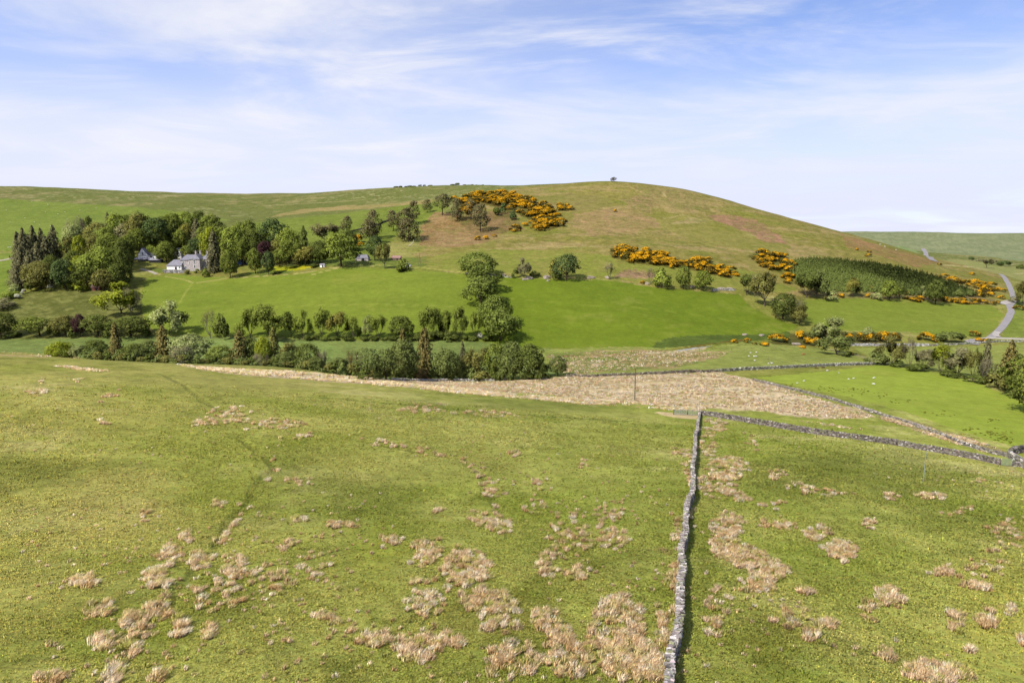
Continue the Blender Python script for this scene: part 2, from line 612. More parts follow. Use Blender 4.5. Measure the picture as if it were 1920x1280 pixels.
# field outlines (photo pixels, turned into ground polygons), colour pair, edge roughness (m)
FIELDS = [
    # far hills
    ([(1540, 437, 2000), (1700, 437, 2000), (1930, 448, 2000), (2300, 455, 2000), (2300, 500, 850), (1930, 498, 850), (1880, 495, 880), (1790, 480, 980), (1700, 462, 1050), (1600, 450, 1050)], (160, 164, 120), (136, 146, 102), 22, 'far'),  # paleness of distant haze is mixed into this hill's grass colour
    ([(1600, 446, 1150), (1690, 452, 1150), (1740, 470, 980), (1690, 467, 960), (1640, 455, 1000)], (146, 164, 102), (136, 154, 92), 10, ''),
    ([(1720, 478), (1790, 486), (1860, 497), (2300, 520), (2300, 545), (1930, 530), (1880, 515), (1800, 500), (1740, 490)], (164, 160, 98), (148, 154, 86), 5, ''),
    # upper left bright pasture
    ([(-700, 372), (0, 372), (120, 380), (250, 388), (360, 400), (430, 412), (300, 430), (120, 470), (40, 470), (-700, 480)], (134, 148, 64), (124, 140, 56), 6, ''),
    ([(-700, 482), (30, 475), (45, 540), (0, 575), (-700, 590)], (132, 148, 60), (122, 140, 52), 3, ''),
    # mid fields under the ridge
    ([(440, 425), (520, 410), (640, 400), (760, 384), (830, 376), (840, 392), (790, 420), (735, 450), (700, 500), (600, 500), (480, 470)], (134, 146, 62), (122, 136, 52), 3, ''),
    ([(500, 408), (600, 396), (720, 388), (800, 381), (830, 374), (760, 380), (660, 385), (560, 392)], (176, 154, 100), (152, 144, 82), 5, ''),
    # main hill
    ([(770, 500), (790, 470), (850, 430), (900, 370), (985, 350), (1140, 335), (1300, 357), (1450, 398), (1590, 436), (1760, 486), (1890, 518), (1890, 560), (1500, 562), (1385, 552), (1240, 540), (1140, 524), (870, 512)], (156, 144, 80), (136, 130, 62), 6, 'hill'),
    ([(770, 500), (820, 478), (900, 466), (1060, 470), (1150, 480), (1160, 500), (1150, 522), (870, 512)], (140, 146, 62), (152, 148, 74), 4, ''),
    ([(1150, 480), (1300, 486), (1400, 505), (1500, 545), (1385, 550), (1240, 538), (1150, 522)], (148, 146, 70), (138, 144, 62), 4, ''),
    ([(1220, 396), (1300, 405), (1400, 430), (1480, 460), (1470, 480), (1300, 450), (1220, 420)], (154, 146, 78), (138, 136, 62), 5, ''),
    # bracken and bare ground
    ([(786, 462), (792, 425), (812, 398), (850, 400), (905, 415), (935, 440), (915, 455), (860, 463)], (172, 142, 100), (148, 120, 76), 3, 'bracken'),
    ([(850, 410), (900, 395), (960, 400), (985, 430), (900, 445)], (150, 122, 84), (120, 108, 60), 4, 'bracken'),
    ([(1075, 425), (1080, 400), (1150, 390), (1195, 392), (1240, 420), (1190, 440), (1110, 442)], (176, 146, 104), (158, 140, 86), 7, 'bracken'),
    ([(1160, 375), (1200, 362), (1240, 380), (1205, 400)], (166, 140, 98), (148, 136, 80), 5, 'bracken'),
    ([(1325, 406), (1370, 402), (1420, 415), (1460, 440), (1475, 458), (1440, 455), (1390, 430)], (172, 134, 104), (150, 128, 84), 4, 'bracken'),
    ([(1575, 440), (1620, 452), (1700, 474), (1765, 492), (1720, 502), (1650, 480), (1590, 466)], (168, 134, 90), (150, 128, 76), 4, 'bracken'),
    ([(1250, 420), (1300, 408), (1340, 413), (1300, 419)], (178, 158, 110), (150, 144, 80), 4, 'bracken'),
    ([(1150, 520), (1160, 508), (1190, 503), (1225, 511), (1232, 522), (1200, 522)], (176, 142, 112), (150, 126, 90), 1, 'bracken'),
    ([(1530, 548), (1640, 548), (1840, 556), (1880, 566), (1850, 570), (1700, 560), (1600, 558)], (150, 130, 92), (130, 128, 70), 2, 'bracken'),
    ([(850, 380), (870, 367), (905, 363), (960, 365), (985, 375), (1010, 381), (1036, 395), (1060, 422), (1020, 434), (1000, 414), (965, 400), (930, 390), (905, 384), (870, 394)], (120, 106, 56), (104, 100, 46), 3, 'bracken'),
    ([(1146, 471), (1170, 467), (1200, 473), (1225, 475), (1260, 483), (1300, 489), (1330, 491), (1360, 503), (1382, 517), (1370, 523), (1340, 517), (1310, 509), (1270, 501), (1225, 497), (1190, 495), (1150, 485)], (118, 106, 52), (104, 104, 44), 2, 'bracken'),
    ([(1402, 479), (1425, 475), (1470, 481), (1482, 497), (1482, 513), (1460, 513), (1430, 501)], (118, 106, 52), (104, 104, 44), 2, 'bracken'),
    ([(1440, 640), (1480, 625), (1560, 622), (1690, 624), (1690, 640), (1560, 650), (1450, 646)], (104, 98, 50), (96, 100, 46), 1.5, ''),
    ([(1000, 372), (1060, 362), (1130, 366), (1160, 384), (1090, 396), (1050, 386)], (150, 138, 80), (140, 136, 68), 7, ''),
    ([(1190, 352), (1260, 356), (1330, 378), (1330, 398), (1260, 390), (1215, 372)], (160, 142, 92), (142, 134, 74), 6, 'bracken'),
    # farm surroundings
    ([(255, 505), (330, 490), (450, 505), (560, 498), (660, 488), (800, 480), (800, 500), (760, 504), (660, 498), (560, 512), (440, 521), (300, 512)], (150, 142, 72), (116, 132, 56), 3, ''),
    ([(500, 500), (560, 497), (590, 499), (560, 507), (510, 508)], (205, 190, 40), (170, 175, 45), 1.5, ''),
    # big bright fields
    ([(262, 560), (275, 522), (330, 514), (440, 522), (560, 514), (655, 500), (760, 506), (870, 513), (940, 516), (940, 640), (900, 637), (600, 635), (300, 628), (270, 600)], (136, 150, 54), (126, 142, 48), 1, 'field'),
    ([(895, 513), (1000, 523), (1140, 526), (1240, 541), (1330, 547), (1385, 552), (1410, 577), (1450, 596), (1500, 612), (1470, 624), (1380, 628), (1260, 632), (1232, 640), (1225, 650), (1060, 653), (1000, 652), (950, 648), (905, 638)], (122, 140, 40), (114, 132, 36), 1, 'field'),
    ([(1222, 652), (1232, 640), (1260, 632), (1380, 628), (1480, 622), (1480, 632), (1400, 640), (1310, 648)], (98, 114, 48), (90, 106, 44), 0.6, ''),
    ([(1508, 562), (1600, 558), (1700, 565), (1860, 573), (1884, 590), (1862, 618), (1838, 632), (1700, 622), (1560, 618), (1512, 600)], (138, 150, 58), (130, 144, 52), 1, 'field'),
    ([(1895, 560), (2300, 570), (2300, 632), (1880, 632), (1888, 600)], (138, 150, 66), (128, 142, 58), 1, ''),
    # rough dark paddock by the oak
    ([(-700, 590), (20, 556), (60, 545), (180, 545), (255, 535), (266, 560), (270, 600), (290, 630), (-700, 632)], (120, 122, 62), (104, 108, 50), 2, 'rough'),
    # lower valley strip
    ([(-700, 632), (280, 630), (600, 637), (900, 640), (1000, 652), (1060, 655), (1060, 703), (860, 711), (740, 712), (640, 700, 212), (480, 695, 206), (300, 690, 204), (0, 670, 205), (-700, 670, 205)], (124, 140, 74), (132, 146, 78), 1, ''),
    ([(330, 636), (620, 642), (640, 660), (560, 690), (330, 680)], (146, 162, 90), (134, 152, 80), 2, ''),
    # river-side pasture
    ([(1000, 655), (1225, 652), (1330, 652), (1400, 640), (1560, 655), (1650, 680), (1480, 688), (1340, 696), (1060, 705)], (160, 166, 86), (146, 154, 74), 1.5, ''),
    ([(1020, 660), (1240, 656), (1380, 660), (1330, 672), (1260, 690), (1060, 703)], (184, 160, 114), (140, 138, 74), 3, 'streak'),
    ([(1180, 661), (1260, 658), (1330, 648), (1320, 655), (1250, 664)], (206, 190, 150), (190, 176, 136), 0.7, ''),
    ([(1420, 708), (1560, 695), (1650, 684), (1740, 695), (1830, 715), (1930, 760), (2300, 800), (2300, 860), (1930, 842), (1880, 832), (1800, 808), (1700, 772), (1560, 738)], (166, 180, 70), (156, 172, 62), 1, 'field'),
    ([(1600, 652), (1930, 645), (2300, 650), (2300, 780), (1930, 740), (1830, 710), (1750, 694), (1660, 680)], (162, 168, 84), (150, 158, 76), 1, ''),
    # dead-grass wetland
    ([(690, 714), (800, 713), (980, 712), (1060, 706), (1200, 701), (1340, 697), (1410, 712), (1480, 730), (1560, 754), (1640, 782), (1560, 786), (1440, 774), (1310, 762), (1200, 757), (1000, 738), (800, 724)], (226, 204, 168), (204, 182, 138), 2.5, 'tan'),
    ([(1640, 782), (1700, 785), (1800, 815), (1890, 845), (1850, 845), (1740, 815)], (190, 168, 124), (160, 150, 92), 1.5, 'tan'),
    ([(1222, 772), (1260, 773), (1310, 777), (1310, 786), (1270, 784)], (230, 204, 158), (216, 192, 142), 0.8, ''),
    ([(330, 682), (380, 686), (500, 693), (640, 704), (720, 711), (770, 724), (640, 717), (480, 705), (380, 694)], (228, 204, 172), (206, 184, 142), 1.5, 'tan'),
    ([(-300, 655), (0, 659), (150, 668), (90, 672), (0, 668), (-300, 662)], (190, 170, 112), (160, 156, 80), 2, 'tan'),
    ([(90, 685), (140, 686), (210, 697), (160, 695)], (188, 170, 118), (160, 156, 80), 1.2, 'tan'),
]
# narrow things painted on the ground: worn paths (centre line, half width, colour)
LINES = [
    ([(440, 521), (500, 517), (560, 513), (620, 503), (660, 498), (700, 499)], 0.6, (196, 182, 120)),
    ([(640, 498), (720, 497), (790, 502), (870, 511)], 0.7, (176, 180, 90)),
    ([(585, 515), (610, 508), (640, 501)], 0.8, (190, 182, 110)),
    ([(370, 530), (400, 526), (425, 522)], 0.8, (186, 172, 104)),
    ([(310, 518), (345, 524), (362, 530), (380, 529)], 0.8, (180, 172, 100)),
    ([(362, 530), (350, 545), (335, 570)], 0.5, (160, 165, 76)),
    ([(266, 504), (285, 509), (300, 515)], 1.0, (190, 172, 120)),
    ([(-60, 490), (0, 488), (30, 483)], 1.8, (190, 176, 140)),
    ([(1770, 497), (1850, 505), (1920, 512), (2000, 518)], 1.5, (208, 192, 140)),
    ([(1560, 655), (1600, 664), (1660, 680)], 1.6, (168, 158, 116)),
    ([(600, 745), (760, 759), (950, 776), (1180, 790)], 0.6, (104, 124, 46)),
    ([(1890, 872), (1905, 885), (1940, 900)], 0.8, (196, 184, 120)),
    ([(1600, 620), (1700, 622), (1760, 619)], 0.4, (150, 165, 80)),
    ([(960, 742), (1100, 748), (1300, 760), (1450, 768)], 2.4, (228, 204, 164)),
    ([(560, 705), (700, 718), (850, 733), (960, 742)], 2.2, (222, 198, 160)),
    ([(960, 455), (1060, 450), (1180, 447), (1300, 455)], 0.9, (116, 124, 54)),
    ([(880, 470), (980, 463), (1100, 462), (1200, 466)], 0.8, (176, 164, 104)),
    ([(1120, 384), (1200, 374), (1280, 386), (1340, 401)], 0.9, (118, 116, 60)),
    ([(1190, 356), (1215, 366)], 1.2, (176, 158, 104)),
    ([(1200, 460), (1320, 462), (1420, 476), (1470, 490)], 0.9, (114, 122, 54)),
    ([(1243, 410), (1280, 403), (1318, 414)], 1.0, (186, 166, 112)),
    ([(1400, 440), (1500, 452), (1580, 463)], 0.9, (176, 158, 106)),
    ([(1000, 440), (1090, 436), (1180, 440), (1260, 436)], 0.7, (120, 124, 58)),
    ([(1243, 360), (1248, 368)], 1.4, (184, 164, 114)),
    ([(700, 372), (800, 366), (900, 362)], 1.0, (190, 174, 122)),
    ([(420, 388), (560, 382), (700, 372)], 1.0, (184, 170, 118)),
    ([(140, 356), (260, 366), (330, 366)], 1.4, (190, 176, 126)),
    ([(960, 560), (1100, 572), (1300, 590), (1440, 610)], 0.5, (134, 148, 50)),
    ([(330, 590), (520, 575), (700, 570), (860, 575)], 0.5, (148, 158, 64)),
    ([(1050, 667), (1120, 665), (1200, 660), (1330, 645), (1390, 638)], 0.7, (128, 96, 48)),
]


# broad patches of tone in the near pasture: photo centre, half axes, colour, strength
ZONES = [
    (1640, 900, 300, 55, (122, 130, 54), .55), (1500, 875, 120, 35, (122, 126, 56), .4), (1760, 975, 210, 50, (124, 132, 56), .5), (1420, 1230, 150, 90, (116, 114, 48), .5), (1330, 1100, 40, 160, (126, 134, 50), .5),  # leading zones put the shading of a shallow dip into the turf colour
    (40, 885, 190, 42, (112, 118, 48), .62), (980, 762, 240, 16, (110, 122, 48), .5), (570, 880, 110, 40, (124, 134, 52), .5), (680, 930, 150, 50, (122, 132, 54), .5), (430, 1120, 80, 70, (116, 126, 42), .55), (1100, 1060, 120, 60, (130, 136, 52), .35), (910, 1160, 150, 60, (132, 128, 52), .4), (1500, 1010, 60, 40, (150, 160, 66), .4),
    (200, 960, 260, 85, (182, 172, 96), .55), (60, 1160, 170, 130, (168, 162, 84), .45), (1880, 1180, 170, 150, (182, 180, 84), .65), (800, 880, 240, 60, (176, 172, 92), .5), (1160, 840, 130, 45, (176, 176, 88), .5), (420, 722, 260, 22, (178, 170, 96), .5), (160, 790, 240, 40, (178, 172, 88), .45), (1120, 900, 130, 60, (170, 172, 84), .4),
    (700, 1060, 90, 70, (150, 156, 54), .5), (250, 1180, 130, 70, (140, 146, 56), .45), (1620, 1120, 140, 60, (160, 164, 76), .45), (1700, 830, 160, 14, (158, 166, 70), .4), (1420, 800, 90, 14, (136, 146, 56), .5), (340, 800, 160, 30, (156, 158, 70), .4),
]


def ground_colour(x, y):
    """base colour per point of the ground sheet + masks"""
    n = len(x)
    big = fbm(x, y, 34, 4, 0.55, 11)
    mid = fbm(x, y, 9, 4, 0.55, 12)
    fine = fbm(x, y, 2.2, 3, 0.6, 13)
    st = fbm(x * 0.45 + y * 0.1, y * 2.2, 12, 4, 0.55, 14)
    a, b, c = C(160, 157, 80), C(132, 138, 56), C(184, 174, 108)
    t = smooth(0.36, 0.64, 0.5 * big + 0.3 * mid + 0.2 * st)[:, None]
    col = a * (1 - t) + b * t
    t = smooth(0.52, 0.72, 0.45 * fbm(x, y, 22, 4, 0.5, 15) + 0.35 * st + 0.2 * fine)[:, None]
    col = col * (1 - t * 0.8) + c * t * 0.8
    dk = smooth(0.58, 0.74, 0.5 * fbm(x, y, 16, 4, 0.55, 16) + 0.5 * fine)[:, None]
    col = col * (1 - dk * 0.55) + C(102, 108, 36) * dk * 0.55
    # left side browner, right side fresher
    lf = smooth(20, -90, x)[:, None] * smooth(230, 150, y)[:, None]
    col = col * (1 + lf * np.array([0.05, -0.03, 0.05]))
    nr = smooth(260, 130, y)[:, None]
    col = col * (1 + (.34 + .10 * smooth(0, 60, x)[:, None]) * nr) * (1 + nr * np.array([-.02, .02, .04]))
    for u, v, ru, rv, cc, st_ in ZONES:
        q = ray([u, u - ru, u + ru, u, u], [v, v, v, v - rv, v + rv])[:, :2]
        A = np.c_[(q[2] - q[1]) / 2, (q[3] - q[4]) / 2]
        cxy = (q[3] + q[4]) / 2
        k = np.linalg.solve(A, np.stack([x - cxy[0], y - cxy[1]]))
        d = np.hypot(k[0], k[1]) + (fbm(x, y, 11, 4, .6, 45) - .5) * 1.3
        w_ = ((1 - smooth(.35, 1.15, d)) * st_)[:, None]
        col = col * (1 - w_) + C(*cc) * w_
    # open ridge land far away: streaks of pale dead grass
    far = smooth(420, 620, y)[:, None]
    s2 = smooth(0.50, 0.68, 0.6 * fbm(x, y * 0.5, 40, 5, 0.6, 17) + 0.4 * fbm(x, y, 8, 3, 0.6, 18))[:, None]
    rc = C(122, 128, 64) * (1 - s2) + C(160, 150, 98) * s2
    sp = (smooth(0.60, 0.72, fbm(x, y, 5, 3, 0.7, 19)) * smooth(.4, .6, fbm(x, y, 60, 3, .5, 20)))[:, None]
    rc = rc * (1 - sp * .7) + C(196, 186, 136) * sp * .7
    sd = smooth(0.60, 0.72, fbm(x + 90, y, 7, 3, 0.7, 47))[:, None]
    rc = rc * (1 - sd * .5) + C(96, 100, 48) * sd * .5
    col = col * (1 - far) + rc * far
    rough = np.ones(n)
    tan = np.zeros(n)
    for poly, ca, cb, edge, kind in FIELDS:
        wp = [(p[0], p[1]) for p in ray([q[0] for q in poly], [q[1] for q in poly])]
        for qi, q in enumerate(poly):
            if len(q) == 3:
                wp[qi] = (float(pixdir(q[0], q[1])[0] * q[2]), q[2])
        pa = np.array(wp)
        m = np.where((x > pa[:, 0].min() - 20) & (x < pa[:, 0].max() + 20) & (y > pa[:, 1].min() - 20) & (y < pa[:, 1].max() + 20))[0]
        if len(m) == 0:
            continue
        xm, ym = x[m], y[m]
        wx = xm + (fbm(xm, ym, edge * 2.5 + 1, 4, 0.6, 21) - 0.5) * edge * 2.6
        wy = ym + (fbm(xm, ym, edge * 2.5 + 1, 4, 0.6, 22) - 0.5) * edge * 2.6
        ins = inpoly(wx, wy, wp)
        k = m[ins]
        xm, ym = x[k], y[k]
        if kind == 'field':
            mixf = smooth(0.3, 0.7, 0.6 * fbm(xm, ym, 40, 3, 0.5, 23) + 0.4 * fbm(xm, ym, 5, 3, 0.6, 24))
        elif kind in ('tan', 'streak'):
            mixf = smooth(0.38, 0.62, 0.6 * fbm(xm * 0.35, ym, 7, 4, 0.6, 25) + 0.4 * fbm(xm, ym, 2, 3, 0.6, 26))
        else:
            mixf = smooth(0.35, 0.65, 0.5 * fbm(xm, ym, 25, 4, 0.55, 27) + 0.5 * fbm(xm, ym, 4, 3, 0.6, 28))
        cc = C(*ca) * (1 - mixf[:, None]) + C(*cb) * mixf[:, None]
        if kind == 'hill':
            g = smooth(0.48, 0.62, .7 * fbm(xm * 0.5, ym * 1.4, 30, 5, 0.65, 29) + .3 * fbm(xm, ym, 5, 3, .7, 44))[:, None]
            cc = cc * (1 - g * 0.8) + C(176, 154, 104) * g * 0.8
            g = smooth(0.55, 0.7, fbm(xm * 0.6, ym * 1.6, 22, 5, 0.6, 30))[:, None]
            cc = cc * (1 - g * 0.6) + C(130, 136, 54) * g * 0.6
        if kind == 'rough':
            g = smooth(0.5, 0.62, fbm(xm, ym, 3.5, 3, 0.6, 31))[:, None]
            cc = cc * (1 - g * 0.6) + C(146, 146, 82) * g * 0.6
        if kind == 'bracken':
            g = smooth(0.55, 0.68, fbm(xm, ym, 6, 4, 0.6, 32))[:, None]
            cc = cc * (1 - g * 0.4) + C(128, 132, 62) * g * 0.4
        if kind == 'streak':
            g = smooth(0.5, 0.6, fbm(xm * 0.3, ym * 1.3, 9, 4, 0.6, 33))[:, None]
            cc = cc * (1 - g * 0.8) + C(122, 142, 60) * g * 0.8
        if kind == 'field':
            cc = cc * (.9 + .2 * fbm(xm * .6, ym * 1.3, 14, 4, .6, 48))[:, None] * (.93 + .14 * fbm(xm, ym, 2.5, 3, .7, 49))[:, None]
            pl = smooth(.60, .74, fbm(xm, ym * 1.5, 18, 5, .65, 50))[:, None]
            cc = cc * (1 - pl * .35) + C(158, 160, 72) * pl * .35
        elif kind in ('hill', 'bracken', ''):
            cc = cc * (.82 + .36 * fbm(xm, ym * 1.3, 4, 3, .7, 52))[:, None]
        col[k] = cc
        rough[k] = {'field': 0.5, 'tan': 1.2, 'streak': 1.2, 'rough': 1.1, 'hill': 1.15, 'bracken': 1.3}.get(kind, 0.9)
        tan[k] = 1.0 if kind in ('tan',) else (0.5 if kind == 'streak' else 0)
    # shorter turf of the right-hand field gets yellower toward the near right
    for path, hw, cc in LINES:
        wp = rpath(path)
        pa = np.array(wp)
        m = np.where((x > pa[:, 0].min() - 8) & (x < pa[:, 0].max() + 8) & (y > pa[:, 1].min() - 8) & (y < pa[:, 1].max() + 8))[0]
        if len(m) == 0:
            continue
        d = seg_dist(x[m], y[m], wp) + (fbm(x[m], y[m], 3, 3, 0.6, 35) - 0.5) * hw * 1.6
        f = (1 - smooth(hw * 0.5, hw * 1.3, d))[:, None] * 0.9
        col[m] = col[m] * (1 - f) + C(*cc) * f
    for path, depth, width in CARVES[:8]:
        pa = np.array(path)
        m = np.where((x > pa[:, 0].min() - 3) & (x < pa[:, 0].max() + 3) & (y > pa[:, 1].min() - 3) & (y < pa[:, 1].max() + 3))[0]
        if len(m) == 0:
            continue
        d = seg_dist(x[m], y[m], path) + (fbm(x[m], y[m], 2, 3, 0.6, 36) - 0.5) * width
        f = (1 - smooth(width * 0.3, width * 0.9, d))[:, None] * 0.32
        col[m] = col[m] * (1 - f) + C(92, 98, 42) * f
    return col, rough, tan


def build_ground():
    ang = np.r_[np.linspace(-72, -43, 30)[:-1], np.linspace(-43, 43, 960), np.linspace(43, 72, 30)[1:]]
    ang = np.radians(ang)
    rr = np.r_[np.linspace(2, 45, 20)[:-1], np.geomspace(45, 1200, 620), np.geomspace(1200, 4200, 40)[1:]]
    oy = -20.0
    A, R = np.meshgrid(ang, rr)
    x = (R * np.sin(A)).ravel()
    y = (R * np.cos(A) + oy).ravel()
    z = H(x, y)
    nr, na = A.shape
    i = np.arange(nr * na).reshape(nr, na)
    quads = np.stack([i[:-1, :-1], i[:-1, 1:], i[1:, 1:], i[1:, :-1]], -1).reshape(-1, 4)
    # counter-clockwise seen from above
    quads = quads[:, ::-1]
    me = np_mesh('ground', np.c_[x, y, z], quads=quads, smooth_shade=True)
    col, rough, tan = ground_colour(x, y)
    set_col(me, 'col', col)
    set_col(me, 'mask', np.c_[rough, tan, tan])
    m = bpy.data.materials.new('ground')
    m.use_nodes = True
    t = m.node_tree
    t.nodes.clear()
    out = N(t, 'ShaderNodeOutputMaterial')
    b = N(t, 'ShaderNodeBsdfPrincipled')
    b.inputs['Roughness'].default_value = 0.95
    b.inputs['Specular IOR Level'].default_value = 0.05
    at = N(t, 'ShaderNodeAttribute', attribute_name='col')
    mk = N(t, 'ShaderNodeAttribute', attribute_name='mask')
    sep = N(t, 'ShaderNodeSeparateColor')
    t.links.new(mk.outputs['Color'], sep.inputs[0])
    tc = N(t, 'ShaderNodeTexCoord')

    def noise(sc, det, rough_=0.6, stretch=None):
        src = tc.outputs['Object']
        if stretch:
            mp = N(t, 'ShaderNodeMapping')
            mp.inputs['Scale'].default_value = stretch
            t.links.new(src, mp.inputs['Vector'])
            src = mp.outputs[0]
        tx = N(t, 'ShaderNodeTexNoise')
        tx.inputs['Scale'].default_value = sc
        tx.inputs['Detail'].default_value = det
        tx.inputs['Roughness'].default_value = rough_
        t.links.new(src, tx.inputs['Vector'])
        return tx.outputs['Fac']
    n1 = noise(3.2, 4, 0.65)
    n2 = noise(0.55, 5, 0.62)
    n3 = noise(0.16, 5, 0.68, (1, 1.6, 1))
    f = math_n(t, 'ADD', maprange(t, n1, 0.3, 0.7, -0.34, 0.34, False), maprange(t, n2, 0.3, 0.7, -0.22, 0.22, False))
    f = math_n(t, 'ADD', f, maprange(t, n3, 0.3, 0.7, -0.20, 0.20, False))
    f = math_n(t, 'MULTIPLY', f, sep.outputs[0])
    f = math_n(t, 'ADD', f, 1.0)
    vm = N(t, 'ShaderNodeVectorMath', operation='SCALE')
    t.links.new(at.outputs['Color'], vm.inputs[0])
    t.links.new(f, vm.inputs['Scale'])
    # small hue drift: greener / strawier tufts
    hue = maprange(t, noise(1.3, 4, 0.7), 0.35, 0.65, 0, 1, False)
    hc = mixc(t, hue, (1.10, 1.0, 0.95), (0.88, 1.0, 0.9))
    col = mixc(t, math_n(t, 'MULTIPLY', sep.outputs[0], 0.8, clamp=True), vm.outputs[0], mixc(t, 1.0, vm.outputs[0], hc, 'MULTIPLY'))
    t.links.new(col, b.inputs['Base Color'])
    bp = N(t, 'ShaderNodeBump')
    bp.inputs['Strength'].default_value = 0.8
    bp.inputs['Distance'].default_value = 0.20
    t.links.new(math_n(t, 'MULTIPLY', math_n(t, 'ADD', math_n(t, 'MULTIPLY', n1, 0.6), n2), sep.outputs[0]), bp.inputs['Height'])
    t.links.new(bp.outputs[0], b.inputs['Normal'])
    t.links.new(b.outputs[0], out.inputs[0])
    o = link('ground', me, m)
    tag(o, kind='structure')
    return o


build_ground()

# ---------------------------------------------------------------- mesh builder for built things
class MB:
    def __init__(self):
        self.v, self.f = [], []

    def poly(self, pts):
        i = len(self.v)
        self.v += [tuple(p) for p in pts]
        self.f.append(tuple(range(i, i + len(pts))))
        return self

    def box(self, c, s, rz=0.0, jit=0.0, tilt=(0, 0)):
        i = len(self.v)
        cr, sr = math.cos(rz), math.sin(rz)
        for dz in (-.5, .5):
            for dx, dy in ((-.5, -.5), (.5, -.5), (.5, .5), (-.5, .5)):
                x = dx * s[0] + random.uniform(-jit, jit) * s[0]
                y = dy * s[1] + random.uniform(-jit, jit) * s[1]
                z = dz * s[2] + random.uniform(-jit, jit) * s[2]
                z += x * tilt[0] + y * tilt[1]
                x -= dz * s[2] * tilt[0]
                self.v.append((c[0] + x * cr - y * sr, c[1] + x * sr + y * cr, c[2] + z))
        for q in ((3, 2, 1, 0), (4, 5, 6, 7), (0, 1, 5, 4), (1, 2, 6, 5), (2, 3, 7, 6), (3, 0, 4, 7)):
            self.f.append(tuple(i + k for k in q))
        return self

    def tube(self, p0, p1, r0, r1, n=6, cap=True):
        p0, p1 = Vector(p0), Vector(p1)
        d = (p1 - p0).normalized()
        a = d.orthogonal().normalized()
        b = d.cross(a)
        i = len(self.v)
        for p, r in ((p0, r0), (p1, r1)):
            for k in range(n):
                t = 2 * math.pi * k / n
                self.v.append(tuple(p + a * (r * math.cos(t)) + b * (r * math.sin(t))))
        for k in range(n):
            self.f.append((i + k, i + (k + 1) % n, i + n + (k + 1) % n, i + n + k))
        if cap:
            self.f.append(tuple(i + n + k for k in range(n)))
        return self

    def gable(self, x0, x1, y0, y1, ze, zr, over=0.25, along='x', hip0=0.0, hip1=0.0, th=0.12):
        """pitched roof shell with thickness; hip0/hip1 pull the ridge in at either end"""
        if along == 'x':
            m = (y0 + y1) / 2
            a0, a1, b0, b1 = x0 - over, x1 + over, y0 - over, y1 + over
            r0, r1 = (a0 + hip0, m, zr), (a1 - hip1, m, zr)
            c = [(a0, b0, ze), (a1, b0, ze), (a1, b1, ze), (a0, b1, ze)]
            top = [[c[0], c[1], r1, r0], [c[2], c[3], r0, r1], [c[3], c[0], r0], [c[1], c[2], r1]]
        else:
            m = (x0 + x1) / 2
            a0, a1, b0, b1 = x0 - over, x1 + over, y0 - over, y1 + over
            r0, r1 = (m, b0 + hip0, zr), (m, b1 - hip1, zr)
            c = [(a0, b0, ze), (a1, b0, ze), (a1, b1, ze), (a0, b1, ze)]
            top = [[c[0], r0, r1, c[3]][::-1], [c[1], c[2], r1, r0], [c[0], c[1], r0], [c[2], c[3], r1]]
        for p, keep in zip(top, (1, 1, hip0 > 0, hip1 > 0)):
            if keep:
                self.poly(p)
        self.poly([(p[0], p[1], p[2] - th) for p in c][::-1])
        for k in range(4):
            p, q = c[k], c[(k + 1) % 4]
            self.poly([(p[0], p[1], p[2] - th), (q[0], q[1], q[2] - th), q, p])
        return self

    def mesh(self, name):
        me = bpy.data.meshes.new(name)
        me.from_pydata(self.v, [], self.f)
        me.update()
        return me

    def build(self, name, mat, parent=None, loc=None):
        return link(name, self.mesh(name), mat, parent, loc)


def hpt(u, v):
    p = ray([u], [v])[0]
    p[2] = H([p[0]], [p[1]])[0]
    return p


def scale_at(p):
    """metres per photo pixel at a point"""
    return project(p[0], p[1], p[2])[2] / F


# ---------------------------------------------------------------- dry stone walls
M_STONE = mat_attr('wall_stone', 'col', rough=0.95, noise=[(6.0, 0.75, 1.25, 4), (22.0, 0.8, 1.2, 2)], bump=[(14.0, 0.04, 3)])


def resample(path, step):
    pa = np.array(path)
    seg = np.hypot(*(pa[1:] - pa[:-1]).T)
    s = np.r_[0, np.cumsum(seg)]
    n = max(2, int(s[-1] / step) + 1)
    t = np.linspace(0, s[-1], n)
    return np.c_[np.interp(t, s, pa[:, 0]), np.interp(t, s, pa[:, 1])], s[-1]


def stone_batch(cs, ss, rz, tilt, jit, rng):
    """many jittered blocks -> verts (8n,3), quads"""
    n = len(cs)
    base = np.array([(-.5, -.5, -.5), (.5, -.5, -.5), (.5, .5, -.5), (-.5, .5, -.5), (-.5, -.5, .5), (.5, -.5, .5), (.5, .5, .5), (-.5, .5, .5)])
    v = base[None] + rng.uniform(-jit, jit, (n, 8, 3))
    v = v * ss[:, None, :]
    # lean along the wall
    v[:, :, 0] += v[:, :, 2] * tilt[:, None]
    c, s = np.cos(rz)[:, None], np.sin(rz)[:, None]
    x = v[:, :, 0] * c - v[:, :, 1] * s
    y = v[:, :, 0] * s + v[:, :, 1] * c
    v = np.stack([x, y, v[:, :, 2]], -1) + cs[:, None, :]
    q = np.array([(3, 2, 1, 0), (4, 5, 6, 7), (0, 1, 5, 4), (1, 2, 6, 5), (2, 3, 7, 6), (3, 0, 4, 7)])
    quads = (q[None] + 8 * np.arange(n)[:, None, None]).reshape(-1, 4)
    return v.reshape(-1, 3), quads


